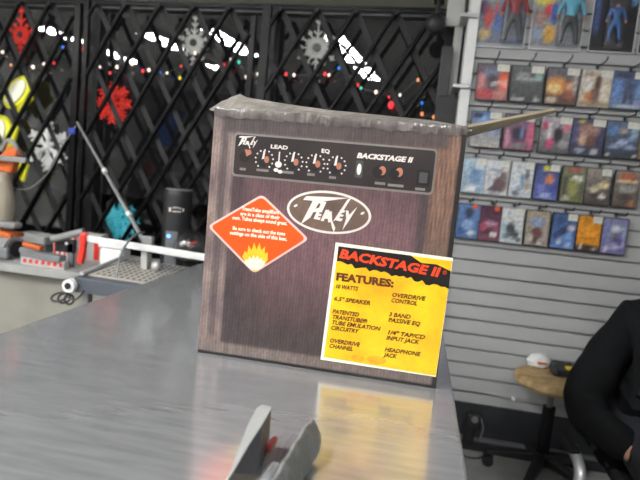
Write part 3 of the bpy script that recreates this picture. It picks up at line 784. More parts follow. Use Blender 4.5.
cases = [
 (492, 1, .158, ('red and grey game case, leftmost of the top row of cases', 0, 'red and grey case'), A(((150, 90, 95), (95, 80, 90)), [(.45, .75, .3, .18, (110, 120, 145)), (.15, .45, .14, .3, (205, 130, 130)), (.5, .5, .16, .22, (70, 50, 62)), (.85, .6, .16, .4, (225, 95, 60)), (.3, .15, .35, .14, (180, 60, 66)), (.75, .15, .2, .15, (200, 130, 120))])),
 (526, 1, .158, ('dark charcoal game case with pale lettering band, second in the top row of cases', 0, 'charcoal case'), A(((62, 62, 66), (96, 100, 100)), [(.5, .62, .4, .05, (170, 175, 172)), (.35, .75, .2, .08, (140, 145, 145)), (.1, .08, .08, .06, (185, 185, 185)), (.82, .09, .1, .06, (190, 190, 190)), (.3, .09, .15, .04, (180, 180, 180)), (.85, .7, .14, .12, (140, 175, 165))])),
 (560, 1, .152, ('orange and brown fiery game case behind the tip of the cardboard flap', 0, 'orange and brown case'), A(((96, 66, 56), (100, 100, 108)), [(.3, .5, .36, .26, (226, 150, 80)), (.25, .45, .18, .13, (250, 225, 150)), (.75, .4, .17, .3, (150, 80, 52)), (.75, .5, .06, .2, (220, 170, 130)), (.2, .1, .2, .08, (205, 190, 170)), (.9, .6, .1, .3, (190, 180, 178))])),
 (593, 1, .145, ('cream game case with dark standing figure, fourth in the top row of cases', 1, 'cream figure case'), A(((190, 165, 130), (214, 206, 196)), [(.55, .6, .13, .3, (88, 60, 55)), (.5, .3, .22, .2, (120, 90, 80)), (.3, .25, .1, .12, (215, 110, 50)), (.8, .35, .15, .25, (225, 215, 200)), (.2, .6, .14, .2, (222, 215, 210)), (.5, .05, .5, .06, (150, 130, 110)), (.3, .88, .3, .06, (176, 155, 130))])),
 (626, 1, .165, ('bright blue game case with grey walking figure, rightmost in the top row of cases', 0, 'bright blue case'), A(((120, 145, 190), (74, 98, 150)), [(.5, .55, .13, .3, (70, 80, 110)), (.42, .2, .07, .25, (60, 66, 92)), (.62, .2, .07, .25, (60, 66, 92)), (.15, .5, .14, .3, (100, 140, 205)), (.88, .5, .14, .2, (120, 165, 215)), (.5, .05, .4, .06, (180, 195, 215)), (.93, .2, .08, .1, (200, 60, 70)), (.3, .9, .35, .08, (62, 66, 84))])),
 (485, 2, .152, ('light blue game case crossed by the cardboard flap, leftmost of the second row of cases', 0, 'light blue case'), A(((180, 172, 165), (80, 110, 165)), [(.4, .75, .2, .14, (120, 165, 225)), (.75, .6, .18, .15, (90, 120, 190)), (.3, .5, .25, .12, (170, 110, 115)), (.5, .2, .4, .12, (160, 160, 158)), (.2, .9, .18, .08, (40, 42, 60))])),
 (518, 2, .148, ('pink bordered game case with dark blue centre under the cardboard flap', 0, 'pink bordered case'), A(((130, 66, 92), (110, 88, 110)), [(.5, .45, .3, .2, (42, 38, 62)), (.6, .5, .06, .2, (110, 125, 180)), (.9, .45, .12, .45, (205, 95, 130)), (.12, .3, .1, .3, (190, 130, 155)), (.5, .12, .3, .08, (120, 120, 124)), (.5, .78, .3, .1, (120, 80, 110))])),
 (553, 2, .148, ('white, pink and black game case in the middle of the second row of cases', 0, 'white, pink and black case'), A(((80, 76, 84), (180, 172, 178)), [(.3, .5, .1, .35, (228, 220, 226)), (.35, .25, .1, .14, (220, 60, 110)), (.6, .5, .16, .22, (38, 32, 40)), (.85, .75, .12, .14, (215, 105, 130)), (.8, .25, .15, .15, (150, 150, 156)), (.15, .75, .12, .12, (180, 60, 90))])),
 (585, 2, .155, ('dark violet game case with a tan face shape, in the second row of cases', 0, 'dark violet case'), A(((48, 50, 76), (70, 68, 100)), [(.5, .70, .34, .2, (160, 118, 108)), (.35, .42, .16, .16, (212, 170, 148)), (.62, .4, .16, .18, (108, 70, 58)), (.25, .92, .1, .06, (215, 190, 60)), (.75, .1, .12, .07, (190, 190, 195)), (.3, .12, .16, .06, (150, 155, 180)), (.1, .6, .1, .3, (70, 74, 125))])),
 (620, 2, .158, ('dark game case with a pale blue diagonal cross, in the second row of cases', 0, 'pale cross case'), A(((44, 50, 64), (90, 110, 140)), [(.5, .42, .14, .1, (170, 185, 220)), (.25, .3, .16, .07, (150, 165, 205)), (.75, .3, .16, .07, (150, 165, 205)), (.75, .52, .16, .07, (130, 150, 190)), (.2, .75, .16, .14, (86, 130, 190)), (.85, .7, .14, .14, (140, 175, 195)), (.5, .75, .12, .1, (175, 150, 150)), (.12, .08, .07, .05, (205, 205, 205)), (.88, .08, .07, .05, (205, 205, 205))])),
 (652, 2, .158, ('brownish game case cut off by the right picture edge, in the second row of cases', 0, 'brownish case at the edge'), A((130, 110, 90), [(.3, .6, .2, .2, (160, 120, 90))])),
 (473, 3, .120, ('pale blue game case partly hidden by the amplifier box, in the third row of cases', 1, 'pale blue case beside the box'), A(((140, 165, 190), (170, 195, 212)), [(.6, .5, .3, .25, (110, 145, 190)), (.4, .12, .3, .1, (225, 225, 225)), (.7, .8, .15, .12, (200, 215, 225))])),
 (496, 3, .122, ('white game case with dark brown diagonal figure, in the third row of cases', 1, 'white and brown case'), A(((196, 196, 200), (206, 208, 214)), [(.65, .3, .3, .22, (96, 72, 76)), (.8, .55, .14, .16, (110, 90, 88)), (.4, .15, .25, .08, (80, 66, 72)), (.4, .72, .3, .05, (130, 142, 170)), (.85, .8, .12, .12, (205, 198, 190))])),
 (520, 3, .116, ('very pale game case with thin blue strokes, in the third row of cases', 1, 'very pale blue-stroked case'), A(((200, 208, 214), (208, 214, 218)), [(.55, .45, .12, .2, (130, 165, 200)), (.75, .65, .08, .2, (110, 110, 120)), (.45, .25, .18, .1, (150, 165, 185)), (.8, .35, .12, .16, (176, 160, 140)), (.3, .1, .2, .06, (90, 96, 110))])),
 (545, 3, .122, ('deep blue game case with orange and yellow patches, in the third row of cases', 0, 'deep blue and orange case'), A(((84, 96, 165), (46, 62, 118)), [(.45, .88, .18, .08, (215, 205, 50)), (.62, .58, .2, .15, (215, 130, 90)), (.3, .7, .14, .16, (70, 80, 150)), (.3, .3, .2, .16, (110, 120, 200)), (.8, .3, .15, .2, (60, 75, 160)), (.5, .1, .3, .08, (150, 165, 215))])),
 (571, 3, .118, ('mossy green game case with red strip at its top, in the third row of cases', 0, 'mossy green case'), A(((110, 112, 70), (110, 116, 90)), [(.5, .92, .36, .07, (190, 90, 88)), (.65, .66, .25, .1, (222, 222, 210)), (.5, .4, .2, .25, (150, 150, 80)), (.15, .4, .12, .35, (70, 72, 60)), (.9, .3, .1, .25, (75, 78, 62)), (.25, .1, .2, .06, (185, 185, 165))], ), False),
 (596, 3, .122, ('dark and cream game case with a slanting pale streak, in the third row of cases', 0, 'dark and cream streaked case'), A(((66, 56, 56), (150, 142, 130)), [(.7, .55, .25, .1, (226, 205, 155)), (.35, .42, .25, .08, (215, 200, 170)), (.5, .25, .3, .1, (60, 48, 50)), (.7, .22, .15, .08, (215, 210, 205)), (.3, .65, .2, .08, (110, 105, 100))])),
 (624, 3, .122, ('grey game case with rust-orange top band, rightmost in the third row of cases', 0, 'rust-topped grey case'), A(((84, 68, 62), (130, 125, 120)), [(.5, .85, .4, .10, (176, 96, 62)), (.5, .72, .42, .05, (226, 190, 150)), (.5, .5, .36, .12, (150, 152, 145)), (.45, .28, .3, .12, (70, 60, 60)), (.75, .1, .15, .08, (190, 120, 66))], ), False),
 (467, 4, .118, ('blue game case with orange dot, half hidden beside the amplifier box', 0, 'blue dotted case beside the box'), A(((70, 105, 165), (84, 120, 175)), [(.5, .75, .2, .14, (32, 40, 66)), (.5, .4, .3, .14, (130, 165, 210)), (.7, .15, .2, .08, (215, 220, 225)), (.2, .2, .14, .14, (50, 76, 140))]), False, True),
 (489, 4, .116, ('dark maroon game case with orange dot, in the bottom row of cases', 0, 'maroon case'), A(((110, 56, 76), (66, 24, 50)), [(.5, .5, .36, .08, (190, 140, 165)), (.35, .25, .25, .1, (70, 28, 46)), (.7, .18, .16, .07, (225, 215, 220)), (.2, .4, .14, .14, (165, 66, 90)), (.8, .35, .12, .1, (160, 70, 95))]), False, True),
 (511, 4, .116, ('white game case with black crouching shape, in the bottom row of cases', 1, 'white case with black shape'), A(((190, 200, 205), (214, 216, 216)), [(.45, .42, .2, .16, (48, 52, 60)), (.65, .25, .2, .12, (60, 66, 76)), (.3, .2, .14, .12, (96, 110, 122)), (.15, .4, .1, .2, (165, 195, 205)), (.85, .1, .1, .06, (80, 84, 88))])),
 (536, 4, .120, ('tan and blue-grey game case with brown centre, in the bottom row of cases', 0, 'tan case with brown centre'), A(((140, 128, 122), (170, 155, 130)), [(.5, .68, .36, .14, (140, 158, 195)), (.5, .36, .24, .18, (96, 56, 52)), (.5, .14, .3, .08, (66, 50, 50)), (.2, .2, .14, .14, (190, 175, 165)), (.85, .3, .12, .2, (176, 160, 156)), (.65, .1, .12, .05, (215, 210, 205))], ), False),
 (562, 4, .122, ('royal blue game case with white flecks, in the bottom row of cases', 0, 'royal blue flecked case'), A(((78, 112, 180), (50, 80, 130)), [(.35, .2, .14, .1, (190, 210, 235)), (.7, .35, .2, .12, (110, 155, 215)), (.45, .5, .18, .12, (34, 46, 90)), (.2, .35, .12, .12, (36, 50, 110)), (.8, .6, .14, .1, (200, 190, 205)), (.3, .8, .2, .1, (44, 70, 120)), (.75, .1, .16, .08, (170, 195, 225))])),
 (587, 4, .118, ('solid bright orange game case with dark bottom strip, in the bottom row of cases', 0, 'bright orange case'), A(((226, 142, 20), (222, 138, 24)), [(.5, .03, .7, .16, (52, 36, 24)), (.2, .1, .1, .06, (190, 190, 190)), (.8, .08, .1, .06, (190, 190, 190)), (.5, .6, .3, .14, (236, 152, 26)), (.45, .35, .35, .05, (202, 118, 16))])),
 (612, 4, .122, ('lavender and white game case, rightmost in the bottom row of cases', 0, 'lavender case'), A(((104, 98, 150), (120, 124, 165)), [(.55, .72, .25, .1, (205, 212, 220)), (.45, .5, .2, .1, (120, 115, 112)), (.65, .35, .2, .16, (84, 70, 130)), (.2, .6, .14, .3, (120, 128, 180)), (.5, .2, .3, .1, (160, 158, 200)), (.2, .12, .1, .1, (200, 200, 210)), (.9, .5, .08, .3, (150, 160, 195))], ), False),
]
for c in cases: case(*c)

# figure packs in the top row
def limb_body(name, sk, mats, parent, sub=1):
    """one continuous skinned figure: sk = {joint: (point, radius, parent joint)}"""
    keys = list(sk); me = D.meshes.new(name)
    me.from_pydata([sk[k][0] for k in keys], [(keys.index(sk[k][2]), keys.index(k)) for k in keys if sk[k][2]], [])
    o = D.objects.new(name, me); C.objects.link(o)
    md = o.modifiers.new('skin', 'SKIN'); md.use_smooth_shade = True
    for i, k in enumerate(keys):
        r = sk[k][1]; r = r if isinstance(r, tuple) else (r, r)
        me.skin_vertices[0].data[i].radius = r
        me.skin_vertices[0].data[i].use_root = (i == 0)
    o.modifiers.new('sub', 'SUBSURF').levels = sub; o.modifiers['sub'].render_levels = sub
    bpy.context.view_layer.update()
    me2 = D.meshes.new_from_object(o.evaluated_get(bpy.context.evaluated_depsgraph_get()))
    D.objects.remove(o); 
    for m_ in (mats if isinstance(mats, list) else [mats]): me2.materials.append(m_)
    me2.polygons.foreach_set('use_smooth', [True]*len(me2.polygons))
    o = D.objects.new(name, me2); C.objects.link(o)
    if parent: o.parent = parent; me2.transform(PW[parent.name].inverted()); PW[o.name] = PW[parent.name]
    else: PW[o.name] = Matrix()
    return o
def fig(c, s, top, legs, parent, skin=M['skin'], hair=M['hair']):
    def q(x, y, z): return Vector(c)+Vector((x, y, z))*s
    sk = {'pel': (q(0, 0, .48), .085, None), 'ch': (q(0, 0, .72), .11, 'pel'), 'nk': (q(0, 0, .84), .04, 'ch'), 'hd': (q(0, 0, .93), .065, 'nk')}
    for a, sg in (('L', -1), ('R', 1)):
        sk.update({'sh'+a: (q(sg*.14, 0, .78), .05, 'ch'), 'el'+a: (q(sg*.21, 0, .60), .038, 'sh'+a), 'ha'+a: (q(sg*.24, -.03, .44), .03, 'el'+a),
                   'hp'+a: (q(sg*.07, 0, .44), .07, 'pel'), 'kn'+a: (q(sg*.11, 0, .24), .05, 'hp'+a), 'an'+a: (q(sg*.13, 0, .04), .035, 'kn'+a), 'to'+a: (q(sg*.14, -.07, .015), .03, 'an'+a)})
    sk = {k: (v[0], v[1]*s, v[2]) for k, v in sk.items()}
    o = limb_body('figure', sk, [top, legs, skin, hair], parent, 1)
    zc = (Vector(c).z-PW[parent.name].translation.z)
    for f in o.data.polygons:
        z = (f.center.z-zc)/s; x = abs(f.center.x-(Vector(c).x-PW[parent.name].translation.x))/s
        f.material_index = 2 if (z > .83 or (x > .19 and z < .52 and z > .3)) else (0 if z > .50 or x > .17 else 1)
        if z > .95: f.material_index = 3
    return o
def pack(x0, x1, z0, z1, label, art, top, legs, figx, tone=(.35, .36, .38), name='figure_pack', fs=.86, fz=.08):
    w = x1-x0; h = z1-z0; YF = WY-.006
    t = thing(name, ((x0+x1)/2, YF, z0), label, 'toy figure pack', 'packaged toy figures at the top of the slatwall')
    f = lambda u, v, ww=0: Vector((x0+u, YF-ww, z0+v))
    mb = MB(); mb.prism([(0, 0), (w, 0), (w, h), (0, h)], lambda u, v, ww: f(u, v, -ww), .003); mb.build('backing_card', pm('pack_card', tone, .5), t)
    art_sheet('card_print', lambda u, v, ww: f(.006+u, .02+v, .0008+ww), w-.012, h-.026, *art, parent=t, nx=16, ny=16)
    mb = MB(); b_ = .004
    for pl in ([(0, 0), (w, 0), (w, b_), (0, b_)], [(0, h-b_), (w, h-b_), (w, h), (0, h)], [(0, 0), (b_, 0), (b_, h), (0, h)], [(w-b_, 0), (w, 0), (w, h), (w-b_, h)]):
        mb.prism(pl, lambda u, v, ww: f(u, v, .001+ww), .004)
    mb.build('clear_edge', pm('clear_edge_white', (.75, .76, .78), .2, coat=.5), t)
    fx = x0+figx*w
    mb = MB(); mb.box((fx, YF-.028, z0+h*.5), (w*.44, .05, h*.92), bev=.012); mb.build('blister', M['clear'], t)
    fig((fx, YF-.026, z0+h*fz), h*fs, top, legs, t)
M['fred'] = pm('toy_red', (.30, .02, .03), .5); M['fblk'] = pm('toy_black', (.03, .03, .035), .5); M['fblu'] = pm('toy_light_blue', (.12, .45, .62), .5); M['fblue'] = pm('toy_blue', (.05, .15, .42), .5)
pack(.182, .408, 1.972, 2.26, 'figure pack with red-topped figure in black trousers, top left of the slatwall', A(((110, 112, 130), (120, 150, 165)), [(.22, .45, .1, .2, (200, 70, 70)), (.16, .15, .12, .1, (190, 160, 110)), (.42, .42, .08, .25, (80, 110, 175)), (.3, .85, .22, .1, (226, 226, 90)), (.38, .6, .06, .1, (190, 80, 80)), (.1, .6, .1, .14, (100, 60, 90)), (.75, .5, .24, .6, (80, 92, 125))]), M['fred'], M['fblk'], .73)
pack(.428, .655, 1.972, 2.26, 'figure pack with light-blue-topped figure, second pack from the wall edge', A(((130, 130, 140), (165, 160, 150)), [(.2, .8, .2, .12, (232, 220, 80)), (.3, .6, .08, .12, (220, 60, 70)), (.42, .55, .08, .2, (70, 100, 180)), (.15, .45, .1, .15, (170, 130, 120)), (.36, .2, .12, .16, (226, 170, 70)), (.12, .2, .1, .12, (150, 170, 200)), (.75, .7, .22, .5, (120, 150, 160))]), M['fblu'], M['fblk'], .72)
pack(.685, .880, 1.975, 2.262, 'dark-carded figure pack with small blue figure, right of the two bright packs', A(((20, 20, 26), (26, 26, 34)), [(.1, .6, .08, .4, (60, 80, 140)), (.5, .5, .2, .3, (34, 36, 46)), (.92, .85, .1, .12, (100, 150, 210))]), M['fblue'], M['fblue'], .5, tone=(.03, .03, .035), name='figure_pack', fs=.6, fz=.16)
pack(.895, 1.09, 1.975, 2.262, 'dark violet pack cut off by the top right corner of the picture', A((40, 36, 66), [(.2, .5, .2, .3, (56, 50, 92))]), M['fblk'], M['fblk'], .5, tone=(.03, .03, .05))
for x, l in ((.295, 'pack with the red-topped figure'), (.54, 'pack with the light-blue-topped figure'), (.785, 'dark-carded pack with the blue figure'), (.99, 'dark violet pack in the corner')): hook(x, 2.258, 'black peg hook above the '+l)

# thin cord clipped on the slatwall, adapter on the floor line
t = thing('wall_cord', (.25, SY-.006, .306), 'thin white cord clipped low along the slatwall above the black baseboard', 'cord')
mb = MB(); mb.tube(spline([(.14, SY-.007, .30), (.256, SY-.007, .306), (.42, SY-.007, .312), (.58, SY-.007, .299), (.75, SY-.007, .298), (1.2, SY-.007, .30), (2.2, SY-.007, .30)], 4), .0045, 6); mb.build('cable', M['ltgrey'], t, smooth=True)
for x, z in ((.258, .307), (.58, .300)):
    mb = MB(); mb.box((x, SY-.008, z), (.018, .014, .022)); mb.build('clip', M['white'], t, bev=.003)
t = thing('power_adapter', (.40, SY-.05, .0), 'black power adapter with looped cord plugged in at the baseboard', 'adapter')
mb = MB(); mb.box((.40, SY-.045, .175), (.075, .05, .075), bev=.012); mb.mi = 1; mb.cyl((.40, SY-.07, .19), (.40, SY-.078, .19), .016, n=12); mb.build('plug', [M['blackp'], M['midgrey']], t)
mb = MB(); mb.box((.385, SY-.04, .10), (.05, .035, .11), bev=.008); mb.build('adapter_body', M['blackp'], t)
mb = MB(); mb.tube(spline([(.37, SY-.05, .06), (.34, SY-.08, .03), (.36, SY-.09, .010), (.40, SY-.10, .006), (.45, SY-.08, .006), (.47, SY-.05, .012)], 5), .004, 6); mb.build('cord', M['blackp'], t, smooth=True)
mb = MB(); mb.tube(spline([(.43, SY-.065, .20), (.445, SY-.075, .15), (.435, SY-.07, .09)], 5), .003, 6); mb.build('cord', M['midgrey'], t, smooth=True)

# ================================================================== STOOL
sx, sy_ = .708, 2.58
t = thing('rolling_stool', (sx, sy_, 0), 'round tan seated rolling stool with black five-arm base', 'stool')
mb = MB(); mb.lathe((sx, sy_, .44), [(.142, 0), (.164, .008), (.172, .022), (.169, .038), (.158, .048), (.10, .051), (.02, .051)], 40); mb.build('seat', M['wood'], t, smooth=True)
mb = MB(); mb.cyl((sx, sy_, .20), (sx, sy_, .44), .014, n=16); mb.mi = 1; mb.cyl((sx, sy_, .08), (sx, sy_, .345), .028, n=20); mb.mi = 1; mb.cyl((sx, sy_, .425), (sx, sy_, .442), .06, n=20); mb.build('gas_lift', [M['midgrey'], M['blackm']], t, smooth=True)
mb = MB(); mb.cyl((sx, sy_, .07), (sx, sy_, .125), .045, .035, n=20); mb.build('hub', M['blackp'], t, smooth=True)
for k in range(5):
    a = math.radians(172+72*k); d = Vector((math.cos(a), math.sin(a), 0)); o_ = Vector((sx, sy_, 0)); e = o_+d*.235
    mb = MB(); n_ = Vector((-d.y, d.x, 0))
    V_ = []
    for l, wd, zt, zb in ((.03, .026, .115, .075), (.14, .022, .098, .066), (.245, .017, .078, .058)):
        c_ = o_+d*l
        V_.append([mb.bm.verts.new(c_+n_*sg*wd+Vector((0, 0, zz))) for sg, zz in ((-1, zb), (1, zb), (1, zt), (-1, zt))])
    for A_, B_ in zip(V_, V_[1:]):
        for j in range(4): mb.bm.faces.new((A_[j], A_[(j+1) % 4], B_[(j+1) % 4], B_[j]))
    mb.bm.faces.new(V_[0][::-1]); mb.bm.faces.new(V_[-1])
    lg = mb.build('base_arm', M['blackp'], t, bev=.004)
    mb = MB()
    for sg in (-1, 1): mb.cyl(e+n_*sg*.008+Vector((0, 0, .026)), e+n_*sg*.024+Vector((0, 0, .026)), .026, n=16)
    mb.cyl(e+Vector((0, 0, .03)), e+Vector((0, 0, .062)), .008, n=8)
    mb.build('caster', M['blackp'], lg)
SZ = .491
t = thing('paper_packet', (.62, 2.62, SZ), 'crumpled white packet with orange print on the round stool', 'packet')
p_ = az(538, 364, SZ+.01)
mb = MB(); random.seed(11); bmesh.ops.create_icosphere(mb.bm, subdivisions=2, radius=.052, matrix=Matrix.Translation(p_+Vector((0, 0, .012))) @ Matrix.Diagonal((1.1, .8, .75, 1)))
for v in mb.bm.verts: v.co += Vector([random.uniform(-.006, .006) for _ in range(3)]); v.co.z = max(v.co.z, SZ+.001)
pk = mb.build('crumpled_paper', M['white'], t)
mb = MB(); mb.box(p_+Vector((.010, -.036, .012)), (.045, .006, .020), rot=Matrix.Rotation(.5, 4, 'X')); mb.build('orange_print', M['orange'], t, bev=.001)
def glove(p0, label, cat, name, mat, ang, L_, accent=None):
    t = thing(name, tuple(p0), label, cat, None)
    d = Vector((math.cos(ang), math.sin(ang), 0)); n_ = Vector((-d.y, d.x, 0))
    sk = {'p': (p0+Vector((0, 0, .018)), (.018, .03), None), 'c': (p0-d*L_*.5+Vector((0, 0, .016)), (.016, .028), 'p')}
    for k in range(4):
        f = (k-1.5)
        sk['k%d' % k] = (p0+d*L_*.35+n_*f*.014+Vector((0, 0, .018)), .009, 'p')
        sk['m%d' % k] = (p0+d*L_*.62+n_*f*.018+Vector((0, 0, .022)), .008, 'k%d' % k)
        sk['t%d' % k] = (p0+d*L_*(.85-.05*abs(f))+n_*f*.02+Vector((0, 0, .012)), .007, 'm%d' % k)
    sk['th'] = (p0+n_*.035+d*.01+Vector((0, 0, .014)), .009, 'p'); sk['tt'] = (p0+n_*.048+d*.035+Vector((0, 0, .012)), .008, 'th')
    limb_body('glove_body', sk, mat, t, 1)
    if accent: mb = MB(); mb.tube([p0-d*L_*.5+n_*(.03*math.cos(a))+Vector((0, 0, .016+.018*math.sin(a))) for a in [2*PI*k/16 for k in range(16)]], .005, 6, closed=True); mb.build('cuff_trim', accent, t)
    return t
glove(az(560, 366, SZ+.02)*1+Vector((0, 0, -.018)), 'dark grey work glove lying beside the white packet on the stool', 'glove', 'work_glove', M['grey2'] if 'grey2' in M else pm('dark_grey_cloth', (.05, .05, .055), .8, 0, .2, 40), .25, .10)
p_ = az(561, 373, SZ+.01); p_.z = SZ
t = thing('tool_pouch', tuple(p_), 'black pouch with a yellow patch at the right of the stool seat', 'pouch')
mb = MB(); mb.box(p_+Vector((.02, .0, .016)), (.13, .07, .032), rz=.1, bev=.013); mb.build('pouch_body', M['blackp'], t)
mb = MB(); mb.box(p_+Vector((.045, .0, .038)), (.055, .035, .012), rz=.1, bev=.004); mb.build('yellow_patch', pm('yellow_patch', (.75, .55, .03), .5), t)

# ================================================================== OFFICE CHAIR and PERSON
cx, cy = .985, 2.03
t = thing('office_chair', (cx, cy, 0), 'office chair with silver arm frame under the person in black', 'chair')
mb = MB(); mb.box((cx, cy, .385), (.46, .46, .07), bev=.025); mb.build('seat', M['blackp'], t)
mb = MB(); mb.box((cx+.04, cy+.27, .68), (.36, .05, .34), rot=Matrix.Rotation(-.12, 4, 'X'), bev=.02); mb.build('backrest', M['blackp'], t)
mb = MB(); mb.box((cx+.01, cy+.26, .46), (.06, .03, .14)); mb.build('back_bracket', M['black'], t)
for sg, nm in ((-1, 'l'), (1, 'r')):
    xx = cx+sg*.36
    mb = MB(); mb.tube(spline([(xx, cy-.05, .446), (xx, cy-.12, .446), (xx, cy-.20, .42), (xx, cy-.22, .34), (xx-sg*.04, cy-.20, .29), (xx-sg*.14, cy-.16, .335)], 5), .019, 10)
    mb.build('arm_frame', M['silver'], t, smooth=True)
    mb = MB(); mb.box((xx-.012, cy-.08, .462), (.042, .16, .022), bev=.010); mb.build('armrest', M['blackm'], t)
mb = MB(); mb.cyl((cx, cy, .10), (cx, cy, .40), .028, n=20); mb.build('gas_lift', M['blackp'], t, smooth=True)
for k in range(5):
    a = math.radians(90+72*k); d = Vector((math.cos(a), math.sin(a), 0)); o_ = Vector((cx, cy, 0)); n_ = Vector((-d.y, d.x, 0))
    mb = MB(); mb.cyl(o_+Vector((0, 0, .10)), o_+d*.25+Vector((0, 0, .065)), .026, .017, n=10); lg = mb.build('base_arm', M['blackp'], t, smooth=True)
    e = o_+d*.25; mb = MB()
    for sg in (-1, 1): mb.cyl(e+n_*sg*.006+Vector((0, 0, .026)), e+n_*sg*.022+Vector((0, 0, .026)), .026, n=16)
    mb.build('caster', M['blackp'], lg)
# person: seated, leaning forward, forearms towards the lap
PX, PY = .935, 2.00
t = thing('person', (PX, PY, 0), 'person in a black jacket seated at the right edge, forearm across the lap', 'person')
V3 = Vector
def body_skel(g=0.0, tr=0.0):
    s = {'pel': (V3((PX, PY+.03, .56)), .13+g+tr, None), 'belly': (V3((PX, PY, .70)), .135+g+tr, 'pel'), 'chest': (V3((PX, PY-.03, .84)), .14+g+tr, 'belly'), 'top': (V3((PX, PY-.05, .96)), .085+g, 'chest')}
    for a, sg in (('L', -1), ('R', 1)):
        s['sh'+a] = (V3((PX+sg*.185, PY-.03, .895)), .078+g, 'chest')
        s['up'+a] = (V3((PX+sg*.228, PY+.0, .77)), .060+g, 'sh'+a)
        s['el'+a] = (V3((PX+sg*.295, PY-.01, .580)), .056+g*1.2, 'up'+a)
        s['fa'+a] = (V3((PX+sg*.245, PY-.14, .555)), .048+g*1.2, 'el'+a)
        s['wr'+a] = (V3((PX+sg*.170, PY-.240, .528)), .034+g*.9, 'fa'+a)
    return s
sk = body_skel()
sk['neck'] = (V3((PX, PY-.075, 1.04)), .055, 'top'); sk['jaw'] = (V3((PX, PY-.115, 1.10)), (.068, .07), 'neck'); sk['head'] = (V3((PX, PY-.115, 1.175)), (.078, .092), 'jaw'); sk['crown'] = (V3((PX, PY-.10, 1.245)), (.062, .075), 'head')
for a, sg in (('L', -1), ('R', 1)):
    w_ = sk['wr'+a][0]
    sk['pa'+a] = (w_+V3((-sg*.03, -.045, -.022)), (.022, .034), 'wr'+a)
    sk['kp'+a] = (w_+V3((-sg*.045, -.075, -.032)), (.018, .034), 'pa'+a)
    hp = V3((PX+sg*.09, PY-.02, .535)); sk['hip'+a] = (hp, .10, 'pel')
    sk['kn'+a] = (V3((PX+sg*.14, PY-.42, .51)), .068, 'hip'+a); sk['cal'+a] = (V3((PX+sg*.14, PY-.43, .35)), .058, 'kn'+a)
    sk['an'+a] = (V3((PX+sg*.14, PY-.42, .10)), .038, 'cal'+a); sk['toe'+a] = (V3((PX+sg*.15, PY-.56, .045)), .036, 'an'+a)
body = limb_body('body', sk, M['skin'], t, 2)
# fingers and facial features joined into the body mesh
def join_into(o, others):
    bm = bmesh.new(); bm.from_mesh(o.data)
    for q_ in others:
        n0 = len(bm.faces); bm.from_mesh(q_.data); bm.faces.ensure_lookup_table()
        base = len(o.data.materials); 
        mat = q_.data.materials[0]
        if mat.name not in [m_.name for m_ in o.data.materials]: o.data.materials.append(mat)
        idx = [m_.name for m_ in o.data.materials].index(mat.name)
        for f in bm.faces[n0:]: f.material_index = idx
        D.objects.remove(q_)
    bm.to_mesh(o.data); bm.free()
bits = []
for a, sg in (('L', -1), ('R', 1)):
    kp = sk['kp'+a][0]; d = V3((-sg*.35, -.85, -.30)).normalized(); n_ = V3((sg*.92, -.38, 0)).normalized(); dn = V3((-sg*.1, -.2, -1)).normalized()
    for k, ln in enumerate((.066, .074, .070, .056)):
        b0 = kp+n_*((1.5-k)*.0185)
        bits.append(limb_body('f', {'a': (b0-d*.03, .0095, None), 'b': (b0+d*.012, .0095, 'a'), 'c': (b0+d*ln*.5+dn*.012, .0088, 'b'), 'd': (b0+d*ln*.8+dn*.035, .008, 'c'), 'e': (b0+d*ln*.85+dn*.05, .007, 'd')}, M['skin'], t, 1))
    pa = sk['pa'+a][0]
    bits.append(limb_body('f', {'a': (pa, .011, None), 'b': (pa-n_*sg*0+V3((-sg*.03, .0, -.005)), .011, 'a'), 'c': (pa+V3((-sg*.048, -.03, -.012)), .0098, 'b'), 'd': (pa+V3((-sg*.05, -.055, -.02)), .0085, 'c')}, M['skin'], t, 1))
hc = sk['head'][0]
mb = MB(); mb.tube([hc+V3((0, -.080, .02)), hc+V3((0, -.098, -.005)), hc+V3((0, -.106, -.022)), hc+V3((0, -.085, -.03))], [.007, .010, .013, .009], 10)
for sg in (-1, 1):
    mb.sph(hc+V3((sg*.082, .01, -.005)), .028, (.35, .6, 1.1), 12)
bits.append(mb.build('n', M['skin'], t, smooth=True))
mb = MB(); 
for sg in (-1, 1): mb.sph(hc+V3((sg*.031, -.078, .012)), .012, n=12)
bits.append(mb.build('n', M['eye'], t, smooth=True))
mb = MB()
for sg in (-1, 1): mb.sph(hc+V3((sg*.031, -.087, .012)), .0055, n=10)
bits.append(mb.build('n', M['iris'], t, smooth=True))
mb = MB(); mb.sph(hc+V3((0, -.080, -.055)), .022, (1, .35, .28), 12); bits.append(mb.build('n', pm('lips', (.36, .13, .11), .5), t, smooth=True))
join_into(body, bits)
for f in body.data.polygons: f.use_smooth = True
mb = MB(); mb.sph(hc+V3((0, .018, .035)), .102, (.92, 1.02, 1.02), 24)
bmesh.ops.delete(mb.bm, geom=[v for v in mb.bm.verts if (v.co.y < hc.y-.045 and v.co.z < hc.z+.07) or v.co.z < hc.z-.05], context='VERTS')
hr = mb.build('hair', M['hair'], t, smooth=True); hr.modifiers.new('th', 'SOLIDIFY').thickness = .01
sj = body_skel(.022, .035)
sj['top'] = (sj['top'][0]+V3((0, 0, .01)), .125, 'chest')
sj['hem'] = (V3((PX, PY+.03, .52)), .155, 'pel')
jk = limb_body('jacket', sj, M['jacket'], t, 3)
tx = D.textures.new('folds', 'CLOUDS'); tx.noise_scale = .09; tx.noise_depth = 1; dm = jk.modifiers.new('folds', 'DISPLACE'); dm.texture = tx; dm.strength = .022; dm.mid_level = .55; dm.texture_coords = 'LOCAL'
